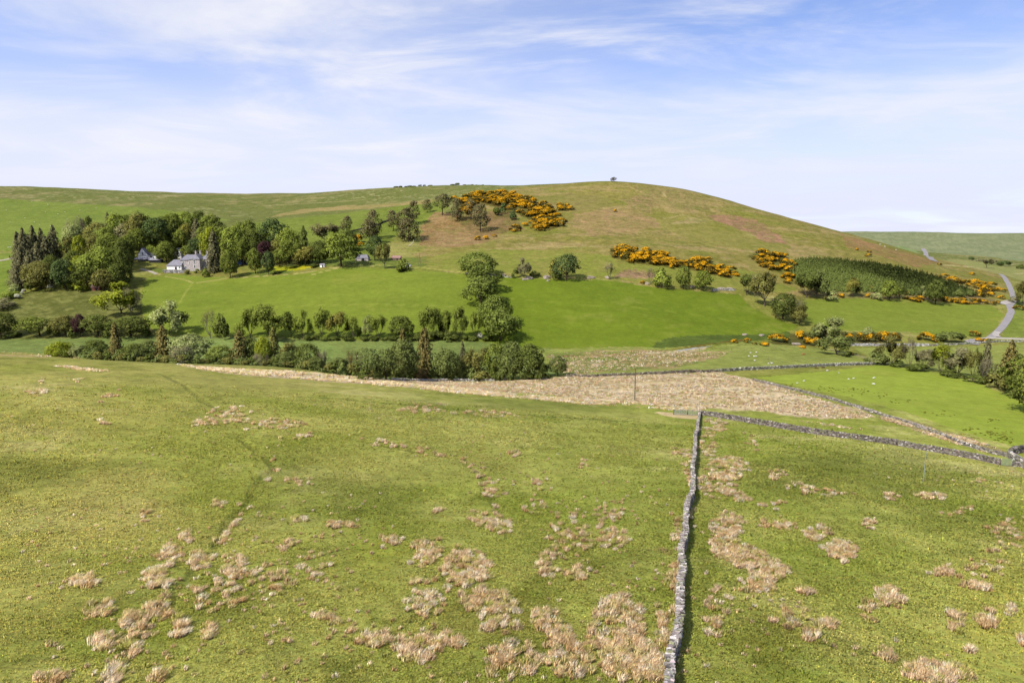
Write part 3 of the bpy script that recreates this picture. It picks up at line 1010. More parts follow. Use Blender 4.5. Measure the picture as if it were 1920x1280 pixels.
def stone_wall(path, height, label, stone=0.34, thick=0.55, wob=0.25, tone=(0.30, 0.275, 0.25), lichen=0.12, group=None, dark=0.0, seed=1, hvar=0.12, name='dry_stone_wall'):
    rng = np.random.default_rng(seed)
    P2, L = resample(path, 0.5)
    s = np.linspace(0, L, len(P2))
    # small sideways wander so the wall is not ruler straight
    d = np.gradient(P2, axis=0)
    d /= np.hypot(d[:, 0], d[:, 1])[:, None] + 1e-9
    nrm = np.c_[-d[:, 1], d[:, 0]]
    wander = (fbm(s, 0 * s + seed, 9, 3, 0.6, seed) - 0.5) * 2 * wob
    P2 = P2 + nrm * wander[:, None]
    zg = H(P2[:, 0], P2[:, 1])
    hh = height * (1 + (fbm(s, 0 * s + 5 + seed, 6, 3, 0.6, seed + 3) - 0.5) * 2 * hvar)

    def at(t):
        x, y = np.interp(t, s, P2[:, 0]), np.interp(t, s, P2[:, 1])
        z = np.interp(t, s, zg)
        h = np.interp(t, s, hh)
        dx, dy = np.interp(t, s, d[:, 0]), np.interp(t, s, d[:, 1])
        return x, y, z, h, np.arctan2(dy, dx)
    cs, ss, rz, tl, cc = [], [], [], [], []
    course = stone * 0.55
    nrow = max(2, int(height / course))
    for side in (-1, 1):
        for r in range(nrow):
            n = int(L / stone)
            t = (np.arange(n) + rng.uniform(0.1, 0.9, n)) * stone
            x, y, z, h, a = at(t)
            k = (r + 0.5) / nrow
            off = side * (thick * 0.5 - 0.10 * k - 0.12 + rng.uniform(-0.03, 0.03, n))
            cs.append(np.c_[x - np.sin(a) * off, y + np.cos(a) * off, z - 0.05 + h * k])
            ss.append(np.c_[stone * rng.uniform(0.75, 1.35, n), rng.uniform(0.2, 0.3, n), h / nrow * rng.uniform(0.85, 1.25, n)])
            rz.append(a + rng.uniform(-0.12, 0.12, n))
            tl.append(rng.uniform(-0.1, 0.1, n))
    cs, ss, rz, tl = map(np.concatenate, (cs, ss, rz, tl))
    n = len(cs)
    v, q = stone_batch(cs, ss, rz, tl, 0.09, rng)

    def tones(n, up):
        c = np.array(tone)[None] * 0.62 * rng.lognormal(0, 0.45, n)[:, None]
        c = c * (1 + rng.uniform(-0.06, 0.06, (n, 3)))
        li = rng.random(n) < lichen * (1.3 if up else 1)
        c[li] = np.array([0.36, 0.34, 0.32]) * rng.uniform(0.7, 1.2, (li.sum(), 1))
        ms = rng.random(n) < 0.12
        c[ms] = np.array([0.17, 0.17, 0.10]) * rng.uniform(0.7, 1.3, (ms.sum(), 1))
        return np.repeat(np.clip(c, 0, .8), 8, 0)
    col = tones(n, False)
    # rubble heart so that no gap shows daylight
    nb = len(P2) - 1
    mid = (P2[1:] + P2[:-1]) / 2
    zb = (zg[1:] + zg[:-1]) / 2
    hb = (hh[1:] + hh[:-1]) / 2
    ab = np.arctan2(P2[1:, 1] - P2[:-1, 1], P2[1:, 0] - P2[:-1, 0])
    lb = np.hypot(*(P2[1:] - P2[:-1]).T)
    v2, q2 = stone_batch(np.c_[mid, zb + hb * 0.42 - 0.3], np.c_[lb * 1.02, np.full(nb, thick * 0.5), hb * 0.98 + 0.6], ab, np.zeros(nb), 0.0, rng)
    col2 = np.repeat(np.tile(np.array(tone) * 0.6, (nb, 1)), 8, 0)
    p0 = P2[0]
    root = empty(name, (p0[0], p0[1], zg[0]))
    off = np.array([p0[0], p0[1], zg[0]])
    me = np_mesh('stonework', np.r_[v, v2] - off, quads=np.r_[q, q2 + len(v)])
    set_col(me, 'col', np.r_[col, col2])
    link('stonework', me, M_STONE, root)
    # coping: stones set on edge along the top
    cw = stone * 0.62
    n = int(L / cw) * 2
    t = (np.arange(n) // 2 + rng.uniform(0.1, 0.9, n)) * cw
    x, y, z, h, a = at(t)
    o2 = np.where(np.arange(n) % 2 == 0, -1, 1) * thick * 0.2 + rng.uniform(-0.08, 0.08, n)
    v, q = stone_batch(np.c_[x - np.sin(a) * o2, y + np.cos(a) * o2, z + h + 0.0 + rng.uniform(-0.09, 0.07, n)],
                       np.c_[cw * rng.uniform(0.6, 1.5, n), thick * rng.uniform(0.35, 0.75, n), rng.uniform(0.16, 0.34, n)],
                       a + rng.uniform(-0.7, 0.7, n), rng.uniform(-0.4, 0.4, n), 0.16, rng)
    me = np_mesh('coping', v - off, quads=q)
    set_col(me, 'col', tones(n, True) * 1.08)
    link('coping', me, M_STONE, root)
    tag(root, label, 'wall', group)
    return root


WALL_NEAR = rpath([(1252, 1330), (1257, 1250), (1268, 1190), (1270, 1130), (1278, 1085), (1280, 1040), (1286, 1000), (1290, 960), (1299, 935), (1298, 890), (1304, 850), (1305, 820), (1309, 795), (1312, 777)])
WALL_RIGHT = rpath([(1313, 778), (1345, 782), (1400, 792), (1460, 802), (1500, 809), (1590, 822), (1700, 838), (1780, 852), (1830, 861), (1876, 872)])
stone_wall(WALL_NEAR, 1.06, 'long grey dry stone wall running up from the bottom edge to the metal gates', 0.21, 0.48, 0.34, tone=(0.31, 0.275, 0.25), lichen=.08, seed=11, hvar=.2)
stone_wall(WALL_RIGHT, 1.05, 'dark dry stone wall slanting down from the gates to the pale green gate', 0.33, 0.5, 0.2, tone=(0.20, 0.17, 0.155), lichen=0.05, seed=12)
stone_wall(rpath([(1898, 874), (1912, 874), (1935, 882)]), 1.3, 'short stub of stone wall just right of the pale green gate', 0.4, 0.6, 0.1, tone=(0.25, 0.22, 0.2), seed=13)
stone_wall(rpath([(1890, 856), (1905, 866), (1930, 876)]), 1.2, 'low crumbling wall behind the pale green gate with a light coping', 0.4, 0.6, 0.1, tone=(0.3, 0.27, 0.24), seed=14)
stone_wall(rpath([(1892, 857), (1900, 851), (1915, 848), (1960, 847)]), 1.4, 'very dark curved wall end above the pale green gate', 0.4, 0.6, 0.1, tone=(0.15, 0.13, 0.12), lichen=0.02, seed=15)
stone_wall(rpath([(1412, 714), (1450, 722), (1500, 734), (1560, 750), (1620, 769), (1680, 787), (1740, 808), (1800, 832), (1850, 848), (1890, 857)]), 0.62, 'low grey wall between the dead grass and the bright grazing field', 0.36, 0.5, 0.5, tone=(0.27, 0.24, 0.21), lichen=.05, hvar=0.4, seed=16)
stone_wall(rpath([(1345, 697), (1400, 694), (1480, 690), (1560, 686), (1640, 684), (1662, 684)]), 0.9, 'mossy grey-green wall at the far edge of the bright grazing field', 0.6, 0.6, 0.3, tone=(0.24, 0.235, 0.18), seed=17)
stone_wall(rpath([(1062, 707), (1120, 706), (1200, 703), (1280, 699), (1345, 697)]), 0.8, 'low brown tumbled wall along the top of the dead-grass flat', 0.6, 0.6, 0.4, tone=(0.20, 0.17, 0.13), lichen=0.03, hvar=0.35, seed=18)
stone_wall(rpath([(735, 714), (800, 714.5), (860, 714), (950, 712)]), 0.7, 'pale grey wall at the foot of the riverside willows', 0.6, 0.6, 0.3, tone=(0.42, 0.39, 0.36), lichen=0.3, hvar=0.35, seed=19)
stone_wall(rpath([(1590, 648), (1660, 648.5), (1740, 648.5)]), 1.0, 'light grey roadside wall below the dark gorse hedge', 0.7, 0.6, 0.3, tone=(0.42, 0.41, 0.40), lichen=0.3, seed=20)
stone_wall(rpath([(1740, 648.5), (1820, 645), (1870, 641), (1990, 641)]), 0.7, 'low mossy wall beside the road junction', 0.7, 0.6, 0.3, tone=(0.27, 0.27, 0.20), seed=21)
stone_wall(rpath([(872, 513), (940, 518), (960, 521)]), 0.6, 'short low wall right of the uppermost sycamore', 0.7, 0.6, 0.4, tone=(0.34, 0.31, 0.25), hvar=0.3, seed=22)
stone_wall(rpath([(306, 511), (330, 511.5), (354, 511.5)]), 1.7, 'grey garden wall in front of the farmhouse', 0.7, 0.6, 0.1, tone=(0.34, 0.32, 0.32), seed=23)
stone_wall(rpath([(656, 435), (690, 428), (712, 421), (740, 410)]), 1.1, 'old dark dyke crossing the green slope between the pines', 0.9, 0.7, 0.5, tone=(0.14, 0.14, 0.10), lichen=0.0, hvar=0.3, seed=24)
stone_wall(rpath([(1335, 546), (1350, 544), (1378, 545)]), 1.0, 'whitish broken wall at the top edge of the right-hand field', 0.9, 0.6, 0.3, tone=(0.45, 0.43, 0.38), lichen=0.4, hvar=0.3, seed=25)

# ---------------------------------------------------------------- roads
M_ROAD = mat_plain('asphalt', tuple(C(172, 166, 164)), 0.9, 0.2, noise=(0.5, 0.12), bump=(4, 0.02))
M_LANE = mat_plain('worn_lane', tuple(C(206, 198, 188)), 0.95, 0.1, noise=(0.4, 0.14), bump=(3, 0.03))
M_GRAVEL = mat_plain('gravel', tuple(C(200, 188, 170)), 1.0, 0.1, noise=(0.8, 0.2), bump=(3, 0.05))


def road(name, pix, width, mat, lift=0.10, world=None):
    P2, L = resample(world or rpath(pix), 2.0)
    d = np.gradient(P2, axis=0)
    d /= np.hypot(d[:, 0], d[:, 1])[:, None] + 1e-9
    nr = np.c_[-d[:, 1], d[:, 0]]
    wv = np.broadcast_to(np.interp(np.linspace(0, 1, len(P2)), np.linspace(0, 1, len(np.atleast_1d(width))), np.atleast_1d(width)), (len(P2),))
    ks = np.array([-0.5, -0.46, -0.2, 0, 0.2, 0.46, 0.5])
    V = []
    for k in ks:
        q = P2 + nr * (k * wv)[:, None]
        z = H(q[:, 0], q[:, 1])
        V.append(np.c_[q, z + (lift if abs(k) < 0.49 else -0.3)])
    V = np.stack(V, 1)
    n = len(P2)
    i = np.arange(n * len(ks)).reshape(n, len(ks))
    quads = np.stack([i[:-1, :-1], i[:-1, 1:], i[1:, 1:], i[1:, :-1]], -1).reshape(-1, 4)[:, ::-1]
    me = np_mesh(name, V.reshape(-1, 3), quads=quads, smooth_shade=False)
    o = link(name, me, mat)
    tag(o, kind='structure')
    return o


road('road', [(1876, 514), (1884, 521), (1892, 535), (1899, 552), (1902, 562), (1893, 573), (1896, 585), (1890, 598), (1880, 612), (1866, 626), (1856, 634)], 3.7, M_ROAD, 0.16)
road('lane', [(1812, 640), (1840, 635.5), (1862, 633.5), (1900, 635), (1990, 638)], 3.4, M_LANE, 0.20)
road('lane', [(1822, 646), (1825, 641), (1830, 637)], 5.5, M_ROAD, 0.24)
road('lane', [(1876, 570), (1890, 566), (1905, 563)], 5.0, M_LANE, 0.28)
road('lane', [(1872, 632), (1866, 628.5), (1870, 622)], 3.0, M_LANE, 0.24)
road('track', [(1731, 466), (1736, 474), (1744, 484), (1752, 490)], 6.0, M_ROAD, 0.3)
road('track', [(-80, 492), (-30, 490), (0, 489), (16, 486), (27, 483.5)], 3.4, M_GRAVEL, 0.15)
road('path', [(264, 504), (272, 506), (285, 510), (294, 514)], 2.2, M_GRAVEL, 0.12)

# gravel spit and thin stream by the riverside pasture
road('river', [(1268, 657.5), (1290, 654.5), (1315, 650), (1335, 647.5)], (0.6, 1.8, 1.6, 0.8), mat_plain('shallow_water', tuple(C(205, 205, 215)), 0.15, 0.5), 0.05)

# ---------------------------------------------------------------- farm buildings
M_RUBBLE = mat_plain('rubble_masonry', tuple(C(228, 216, 212)), 0.9, 0.1, noise=(1.6, 0.35), bump=(3, 0.06))
M_SLATE = mat_plain('roof_slate', tuple(C(150, 147, 158)), 0.6, 0.3, noise=(1.2, 0.22), bump=(6, 0.03))
M_WHITE = mat_plain('white_render', (0.78, 0.76, 0.74), 0.9, 0.1, noise=(0.8, 0.06))
M_DARK = mat_plain('dark_timber', (0.03, 0.028, 0.028), 0.9, 0.1, noise=(1, 0.3))
M_PANE = mat_plain('window_glass', (0.012, 0.014, 0.018), 0.08, 0.6)
M_FRAME = mat_plain('white_frame', (0.7, 0.7, 0.7), 0.6, 0.2)
M_TIN = mat_plain('tin_roof', tuple(C(196, 192, 205)), 0.5, 0.4, noise=(0.7, 0.1))
M_PINK = mat_plain('faded_red_roof', tuple(C(190, 150, 140)), 0.8, 0.2, noise=(1.2, 0.15))
M_BRICK = mat_plain('red_brown_wall', tuple(C(140, 92, 76)), 0.9, 0.1, noise=(1.6, 0.25))
M_BLUE = mat_plain('blue_panel', tuple(C(96, 124, 186)), 0.5, 0.3, noise=(0.8, 0.1))
M_WOOD = mat_plain('weathered_wood', tuple(C(150, 132, 108)), 0.9, 0.1, noise=(2, 0.25))


def window(parent, c, w, h, face, depth=0.12):
    """framed window on a wall; face is 'front' (-y) or 'right' (+x)"""
    fr, pn = MB(), MB()
    if face == 'front':
        for dx in (-w / 2, w / 2):
            fr.box((c[0] + dx, c[1] - .03, c[2]), (0.16, depth, h + .16))
        for dz in (-h / 2, 0, h / 2):
            fr.box((c[0], c[1] - .028, c[2] + dz), (w - .16, depth, 0.13))
        pn.box((c[0], c[1] - 0.005, c[2]), (w - .1, .05, h - .05))
    else:
        for dy in (-w / 2, w / 2):
            fr.box((c[0] + .03, c[1] + dy, c[2]), (depth, 0.16, h + .16))
        for dz in (-h / 2, 0, h / 2):
            fr.box((c[0] + .028, c[1], c[2] + dz), (depth, w - .16, 0.13))
        pn.box((c[0] + 0.005, c[1], c[2]), (.05, w - .1, h - .05))
    f = fr.build('window', M_FRAME, parent)
    pn.build('pane', M_PANE, f)
    return f


def farmhouse():
    p = hpt(366, 508)
    r = empty('farmhouse', p, math.radians(3))
    s = scale_at(p)
    k = 1.12 * s / 0.335
    r.scale = (k, k, k)
    w = MB()
    w.box((0, 4.0, 2.3), (5.6, 8.0, 8.6))                 # front block
    w.box((-6.2, 7.5, 1.9), (6.8, 6.8, 8.0))              # main range
    w.box((4.4, 8.2, 2.2), (3.2, 6.4, 8.2))               # right block
    wall = w.build('wall', M_RUBBLE, r)
    ro = MB()
    ro.gable(-2.8, 2.8, 0, 8.0, 6.6, 9.3, 0.3, 'y', 2.6, 0.0)
    ro.gable(-9.6, -2.4, 4.1, 10.9, 5.95, 8.9, 0.3, 'x', 2.8, 0.0)
    ro.gable(2.0, 6.0, 5.0, 11.4, 6.35, 9.0, 0.3, 'y', 2.4, 2.0)
    roof = ro.build('roof', M_SLATE, r)
    for cx, cy, cz in ((-1.9, 7.6, 9.2), (0.2, 8.6, 9.4), (4.0, 9.0, 9.3)):
        c = MB()
        c.box((cx, cy, cz), (0.75, 1.0, 2.9))
        c.box((cx, cy, cz + 1.5), (0.95, 1.2, 0.2))
        c.tube((cx, cy - .25, cz + 1.5), (cx, cy - .25, cz + 2.0), 0.16, 0.13)
        c.tube((cx, cy + .25, cz + 1.5), (cx, cy + .25, cz + 2.0), 0.16, 0.13)
        c.build('chimney', M_RUBBLE, roof)
    for x, z in ((-0.1, 5.2), (-0.1, 2.6)):
        window(r, (x, 0.0, z), 1.1, 1.6, 'front')
    for x, z in ((-4.4, 4.5), (-7.6, 4.4), (-4.2, 1.9), (-6.6, 1.9)):
        window(r, (x, 4.1, z), 1.1, 1.3, 'front')
    for y, z in ((2.6, 5.2), (2.6, 2.4)):
        window(r, (2.8, y, z), 1.1, 1.6, 'right')
    for y, z in ((6.8, 4.6), (9.6, 4.6), (9.6, 1.9)):
        window(r, (6.0, y, z), 1.1, 1.6, 'right')
    # low wing with a long sloping slate roof
    lw = MB()
    lw.box((-12.6, 5.4, 0.6), (8.0, 5.4, 4.4))
    wing = lw.build('wing', M_WHITE, r)
    lr = MB()
    lr.gable(-16.6, -8.6, 2.7, 8.1, 2.85, 6.2, 0.3, 'x', 3.4, 0.0)
    lr.build('wing_roof', M_SLATE, wing)
    c = MB()
    c.box((-9.4, 5.4, 6.0), (0.9, 0.9, 3.0)).box((-9.4, 5.4, 7.55), (1.1, 1.1, .2))
    c.build('chimney', M_RUBBLE, wing)
    window(wing, (-9.6, 2.7, 1.9), 0.9, 1.0, 'front')
    d = MB()
    d.box((-11.6, 2.68, 1.2), (1.0, 0.1, 2.0))
    d.build('door', M_DARK, wing)
    # white lean-to at the right-hand back
    ww = MB()
    ww.box((7.4, 10.5, 1.0), (3.0, 4.0, 5.0))
    x = ww.build('white_extension', M_WHITE, r)
    rr = MB()
    rr.gable(5.9, 8.9, 8.5, 12.5, 3.5, 6.4, 0.2, 'y')
    rr.build('extension_roof', M_SLATE, x)
    g = MB()
    g.poly([(5.95, 8.52, 3.4), (8.85, 8.52, 3.4), (7.4, 8.52, 6.2)])
    g.build('gable', M_WHITE, x)
    tag(r, 'large grey stone farmhouse with slate hip roofs and tall chimneys', 'house')


def gable_house(name, u, v, w, d, hw, hr, label, cat, wm, rm, along='x', rz=0.0, wins=(), door=None, porch=None, extra=None, hip=0.0):
    p = hpt(u, v)
    r = empty(name, p, rz)
    b = MB().box((0, d / 2, hw / 2 - 0.75), (w, d, hw + 1.5))
    if along == 'y':
        for yy, o in ((0.0, 1), (d, -1)):
            t = [(-w / 2, yy, hw), (w / 2, yy, hw), (0, yy, hr - .05)]
            b.poly(t if o == 1 else t[::-1])
    else:
        for xx, o in ((-w / 2, -1), (w / 2, 1)):
            t = [(xx, 0, hw), (xx, d, hw), (xx, d / 2, hr - .05)]
            b.poly(t if o == 1 else t[::-1])
    b.build('wall', wm, r)
    ro = MB().gable(-w / 2, w / 2, 0, d, hw, hr, 0.25, along, hip, hip)
    ro.build('roof', rm, r)
    for c, ww, hh in wins:
        window(r, c, ww, hh, 'front')
    if door:
        MB().box((door[0], -0.02, door[2] / 2), (door[1], 0.12, door[2])).build('door', M_DARK, r)
    if porch:
        porch(r)
    tag(r, label, cat)
    return r


farmhouse()


def verandah(r):
    d = MB()
    d.box((1.0, -2.6, 1.0), (11.0, 0.3, 0.25)).box((-3.5, -2.6, -0.4), (.2, .2, 2.8)).box((1.0, -2.6, -0.4), (.2, .2, 2.8)).box((6.0, -2.6, -0.4), (.2, .2, 2.8))
    d.box((1.0, -1.2, -0.9), (10.6, 2.6, .2))
    d.build('verandah', M_DARK, r)
    MB().poly([(-4.6, -3.0, 1.15), (6.8, -3.0, 1.15), (6.8, -0.02, 2.2), (-4.6, -0.02, 2.2)]).poly([(-4.6, -3.0, 1.05), (-4.6, -0.02, 2.1), (6.8, -0.02, 2.1), (6.8, -3.0, 1.05)]).build('verandah_roof', M_TIN, r)


gable_house('cottage', 268, 489, 6.4, 9.0, 3.6, 8.4, 'white gabled cottage with an attic window above a dark verandah', 'house', M_WHITE, M_SLATE, 'y', math.radians(8),
            wins=[((0.2, 0.0, 4.6), 0.9, 1.8)], porch=verandah)
gable_house('outbuilding', 284, 486, 6.0, 4.5, 2.6, 4.6, 'low white outbuilding half hidden right of the gabled cottage', 'outbuilding', M_WHITE, M_SLATE, 'x', 0.05, door=(0, 1.2, 2.0))
gable_house('open_shed', 291, 493, 7.5, 4.0, 2.0, 2.6, 'dark open-fronted shed with a flat pale roof by the cottage', 'shed', M_DARK, M_TIN, 'x', 0.05)
gable_house('stable', 333, 484, 4.6, 6.0, 3.6, 6.8, 'small white building with a slate roof standing behind the farmhouse', 'outbuilding', M_WHITE, M_SLATE, 'y', 0.15, wins=[((0, 0, 2.2), 1.0, 1.2)])
gable_house('field_hut', 179, 545, 4.2, 3.2, 1.9, 3.2, 'little red-brown hut with a faded pink roof under the left wood', 'hut', M_BRICK, M_PINK, 'x', 0.1, door=(0.6, 0.9, 1.6))
gable_house('horse_shelter', 454, 496, 6.0, 3.6, 2.7, 3.5, 'blue-fronted shed between the garden trees', 'shed', M_BLUE, M_TIN, 'x', 0.0, door=(1.8, 1.6, 2.2))
gable_house('stable_block', 678, 489, 8.2, 4.4, 1.7, 3.9, 'long low stable with a grey slate roof and pale wall', 'stable', M_RUBBLE, M_SLATE, 'x', -0.05, door=(0.8, 1.4, 1.8), hip=1.4)
gable_house('hen_house', 742, 488, 5.6, 3.0, 1.5, 2.8, 'hen house with a faded pink roof right of the stable', 'hen house', M_WOOD, M_PINK, 'x', -0.1, door=(0.9, 0.8, 1.2))
gable_house('garden_shed', 604, 501, 2.6, 2.0, 1.6, 2.1, 'tiny white shed beside the garden track', 'shed', M_WHITE, M_TIN, 'x', 0.0, door=(0.4, 0.8, 1.6))

for (u, v), lab in zip(((756, 501), (762, 501.5), (769, 500), (764, 497)),
                       ('white beehive at the left of the little row in the pen', 'white beehive second in the little row in the pen',
                        'white beehive at the right of the little row in the pen', 'white beehive standing behind the little row in the pen')):
    p = hpt(u, v)
    r = empty('beehive', p)
    MB().box((0, 0, .5), (.8, .8, .9)).build('hive_body', M_WHITE, r)
    MB().gable(-.5, .5, -.5, .5, .97, 1.2, .05).build('lid', M_TIN, r)
    tag(r, lab, 'beehive', 'beehives in the pen')

# ---------------------------------------------------------------- posts, poles and gates
M_POLE = mat_plain('grey_pole_wood', tuple(C(126, 116, 98)), 0.9, 0.1, noise=(3, 0.2))
M_GALV = mat_plain('galvanised_metal', tuple(C(168, 180, 170)), 0.5, 0.4, noise=(2, 0.12))
M_GREEN = mat_plain('pale_green_paint', tuple(C(172, 192, 158)), 0.7, 0.3, noise=(2, 0.15))
M_INS = mat_plain('white_insulator', (0.75, 0.75, 0.75), 0.3, 0.5)


def pole(u, v, vtop, label, r0=0.15, bar=True, mat=M_POLE):
    p = hpt(u, v)
    h = (v - vtop) * scale_at(p) * 1.03
    r = empty('power_pole', p)
    MB().tube((0, 0, -0.6), (0, 0, h), r0, r0 * 0.7, 8).build('shaft', mat, r)
    if bar:
        b = MB().box((0, 0.12, h - 0.35), (2.0, .12, .14)).tube((-.7, .12, h - .4), (0, .1, h - 1.1), .025, .025, 5).tube((.7, .12, h - .4), (0, .1, h - 1.1), .025, .025, 5)
        cb = b.build('crossarm', mat, r)
        for x in (-.92, 0, .92):
            MB().tube((x, .12, h - .28), (x, .12, h - .0), .07, .05, 6).build('insulator', M_INS, cb)
    tag(r, label, 'pole', 'wooden poles')
    return r


pole(1190, 750, 690, 'slim grey power pole standing on the dead-grass flat', 0.16, False)
pole(678, 711, 667, 'wooden power pole with a crossarm in front of the willows', 0.17, True)
pole(1731, 903, 846, 'thin pale pole alone on the slope below the slanting wall', 0.07, False, M_GALV)

M_POST = mat_plain('fence_post_wood', tuple(C(140, 122, 98)), 0.9, 0.1, noise=(4, 0.3))
postm = MB().tube((0, 0, -.3), (0, 0, 1.25), .09, .08, 6).mesh('post')
postm.materials.append(M_POST)
for k, (u, v) in enumerate([(568, 707), (600, 710), (625, 711), (655, 712), (700, 714), (781, 716), (803, 716), (843, 717), (1440, 676), (1263, 777), (1289, 777)]):
    p = hpt(u, v)
    o = link('fence_post', postm, None, None, (p[0], p[1], p[2]))
    if v == 777:
        tag(o, 'dark gate post at the ' + ('outer end of the double gates' if u == 1263 else 'middle of the double gates'), 'post', 'gate posts')
    elif u == 1440:
        tag(o, 'lone fence post beyond the mossy wall', 'post', 'field posts')
    else:
        tag(o, 'small wooden fence post along the crest of dead grass', 'post', 'posts along the crest')
hpole = MB().tube((0, 0, -.3), (0, 0, 5.2), .13, .1, 6).mesh('tall_post')
hpole.materials.append(M_POST)
for (u, v), lab in zip(((784, 497), (787, 491), (789, 500)), ('tall pen post nearest the beehives', 'tall pen post at the far corner of the pen', 'tall pen post at the outer front corner')):
    p = hpt(u, v)
    tag(link('tall_post', hpole, None, None, tuple(p)), lab, 'post', 'tall posts of the pen')


def gate(ua, va, ub, vb, label, mat, h=1.25, mesh_infill=True):
    a, b = hpt(ua, va), hpt(ub, vb)
    d = Vector((b[0] - a[0], b[1] - a[1], 0))
    L = d.length
    r = empty('field_gate', a, math.atan2(d.y, d.x))
    dz = b[2] - a[2]
    f = MB()
    for i in range(7):
        z = .15 + h * i / 6
        f.tube((.05, 0, z), (L - .05, 0, z + dz), .035, .035, 5)
    for x in (.05, L / 2, L - .05):
        f.tube((x, 0, .1 + dz * x / L), (x, 0, .2 + h + dz * x / L), .04, .04, 5)
    f.tube((.05, 0.02, .15), (L / 2, 0.02, h + dz / 2), .03, .03, 5)
    fr = f.build('gate_bars', mat, r)
    if mesh_infill:
        m = MB()
        n = int(L / .12)
        for i in range(n):
            x = .1 + (L - .2) * i / n
            m.box((x, .05, .2 + h * .5 + dz * x / L), (.03, .02, h))
        m.build('mesh_infill', mat, fr)
    tag(r, label, 'gate', 'metal field gates')
    return r


gate(1263.5, 778, 1288, 778, 'grey-green metal gate on the left of the double gates', M_GALV)
gate(1289.5, 778.5, 1308, 779, 'barred metal gate hung next to the top of the long wall', M_GALV, mesh_infill=False)
gate(1877.5, 872.5, 1897, 874, 'pale green gate closing the gap at the end of the slanting wall', M_GREEN)

# ---------------------------------------------------------------- boulders
M_ROCK = mat_plain('pale_rock', tuple(C(196, 180, 166)), 0.95, 0.1, noise=(1.2, 0.3), bump=(2.2, 0.15))


def rock_mesh(seed):
    rng = np.random.default_rng(seed)
    import bmesh
    bm = bmesh.new()
    bmesh.ops.create_icosphere(bm, subdivisions=3, radius=0.5)
    ph = rng.uniform(0, 6, 9)
    for v in bm.verts:
        c = v.co
        k = 1 + .18 * math.sin(5 * c.x + ph[0]) * math.sin(6 * c.y + ph[1]) + .14 * math.sin(9 * c.z + ph[2] + 4 * c.x) + .08 * math.sin(14 * c.y + ph[3]) * math.sin(13 * c.x + ph[4])
        q = c * k
        q = Vector((max(-.42, min(.42, q.x)), max(-.4, min(.4, q.y)), max(-.4, min(.36, q.z))))
        v.co = q
    me = bpy.data.meshes.new('boulder')
    bm.to_mesh(me)
    bm.free()
    me.materials.append(M_ROCK)
    return me


ROCKS = [rock_mesh(i) for i in range(4)]
for k, (u, v, w, h, lab) in enumerate([
        (992, 523, 13, 6, 'wide pale boulder under the leaning hawthorn'), (983, 525, 7, 4, 'small boulder at the left foot of the wide pale boulder'),
        (1025, 522, 12, 7, 'pinkish boulder just left of the holly-dark bush'), (1028, 527, 6, 3, 'small stone below the pinkish boulder'),
        (1108, 521, 14, 4, 'flat shaded boulder right of the holly-dark bush'), (1139, 522, 11, 5, 'boulder at the foot of the bare hawthorn'),
        (944, 516, 9, 2.6, 'flat stone by the short low wall'), (1352, 543, 13, 5, 'whitish boulder at the left of the broken wall'),
        (1368, 543, 12, 5, 'whitish boulder at the right of the broken wall'), (1298, 539, 8, 4, 'grey stone between the two round thorn bushes'),
        (1396, 628, 9, 3, 'pale stone at the foot of the big right-hand field'), (1428, 629, 10, 2.6, 'long pale stone above the roadside gorse'),
        (1213, 533, 7, 5, 'grey rock beside the lone gorse at the field top'), (1493, 646, 14, 4, 'pale rock among the low gorse by the pasture')]):
    p = hpt(u, v)
    s = scale_at(p)
    o = link('boulder', ROCKS[k % 4], None, None, (p[0], p[1], p[2] + h * s * .3))
    o.scale = (w * s * 1.15, w * s * .9, h * s * 1.5)
    o.rotation_euler = (0, 0, random.uniform(-.5, .5))
    tag(o, lab, 'boulder', 'boulders along the field edges')

# bleached fallen branch below the pines
p = hpt(772, 462)
b = MB()
pts_ = [(-2.2, 0, .3), (-.8, .2, .9), (.3, .1, 1.9), (1.2, .3, 3.3), (1.5, .4, 4.6)]
for q0, q1, r0, r1 in zip(pts_[:-1], pts_[1:], (.35, .32, .28, .2), (.32, .28, .2, .08)):
    b.tube(q0, q1, r0, r1, 7)
b.tube((.3, .1, 1.9), (-1.2, .4, 3.0), .16, .05, 6)
tag(b.build('fallen_branch', mat_plain('bleached_wood', tuple(C(222, 210, 176)), .9, .1, noise=(2, .15)), None, tuple(p)), 'bleached dead branch propped on the grass below the pine clump', 'branch')

# ---------------------------------------------------------------- sheep and cattle
M_WOOL = mat_plain('wool', (0.52, 0.50, 0.45), 1.0, 0.0, noise=(5, 0.1), bump=(9, 0.03))
M_FACE = mat_plain('dark_face', (0.08, 0.07, 0.06), 0.9, 0.1)
M_COW = mat_plain('tan_hide', tuple(C(196, 140, 92)), 0.9, 0.1, noise=(1.2, 0.3))
M_DCOW = mat_plain('dark_brown_hide', tuple(C(110, 78, 50)), 0.9, 0.1, noise=(1.2, 0.2))


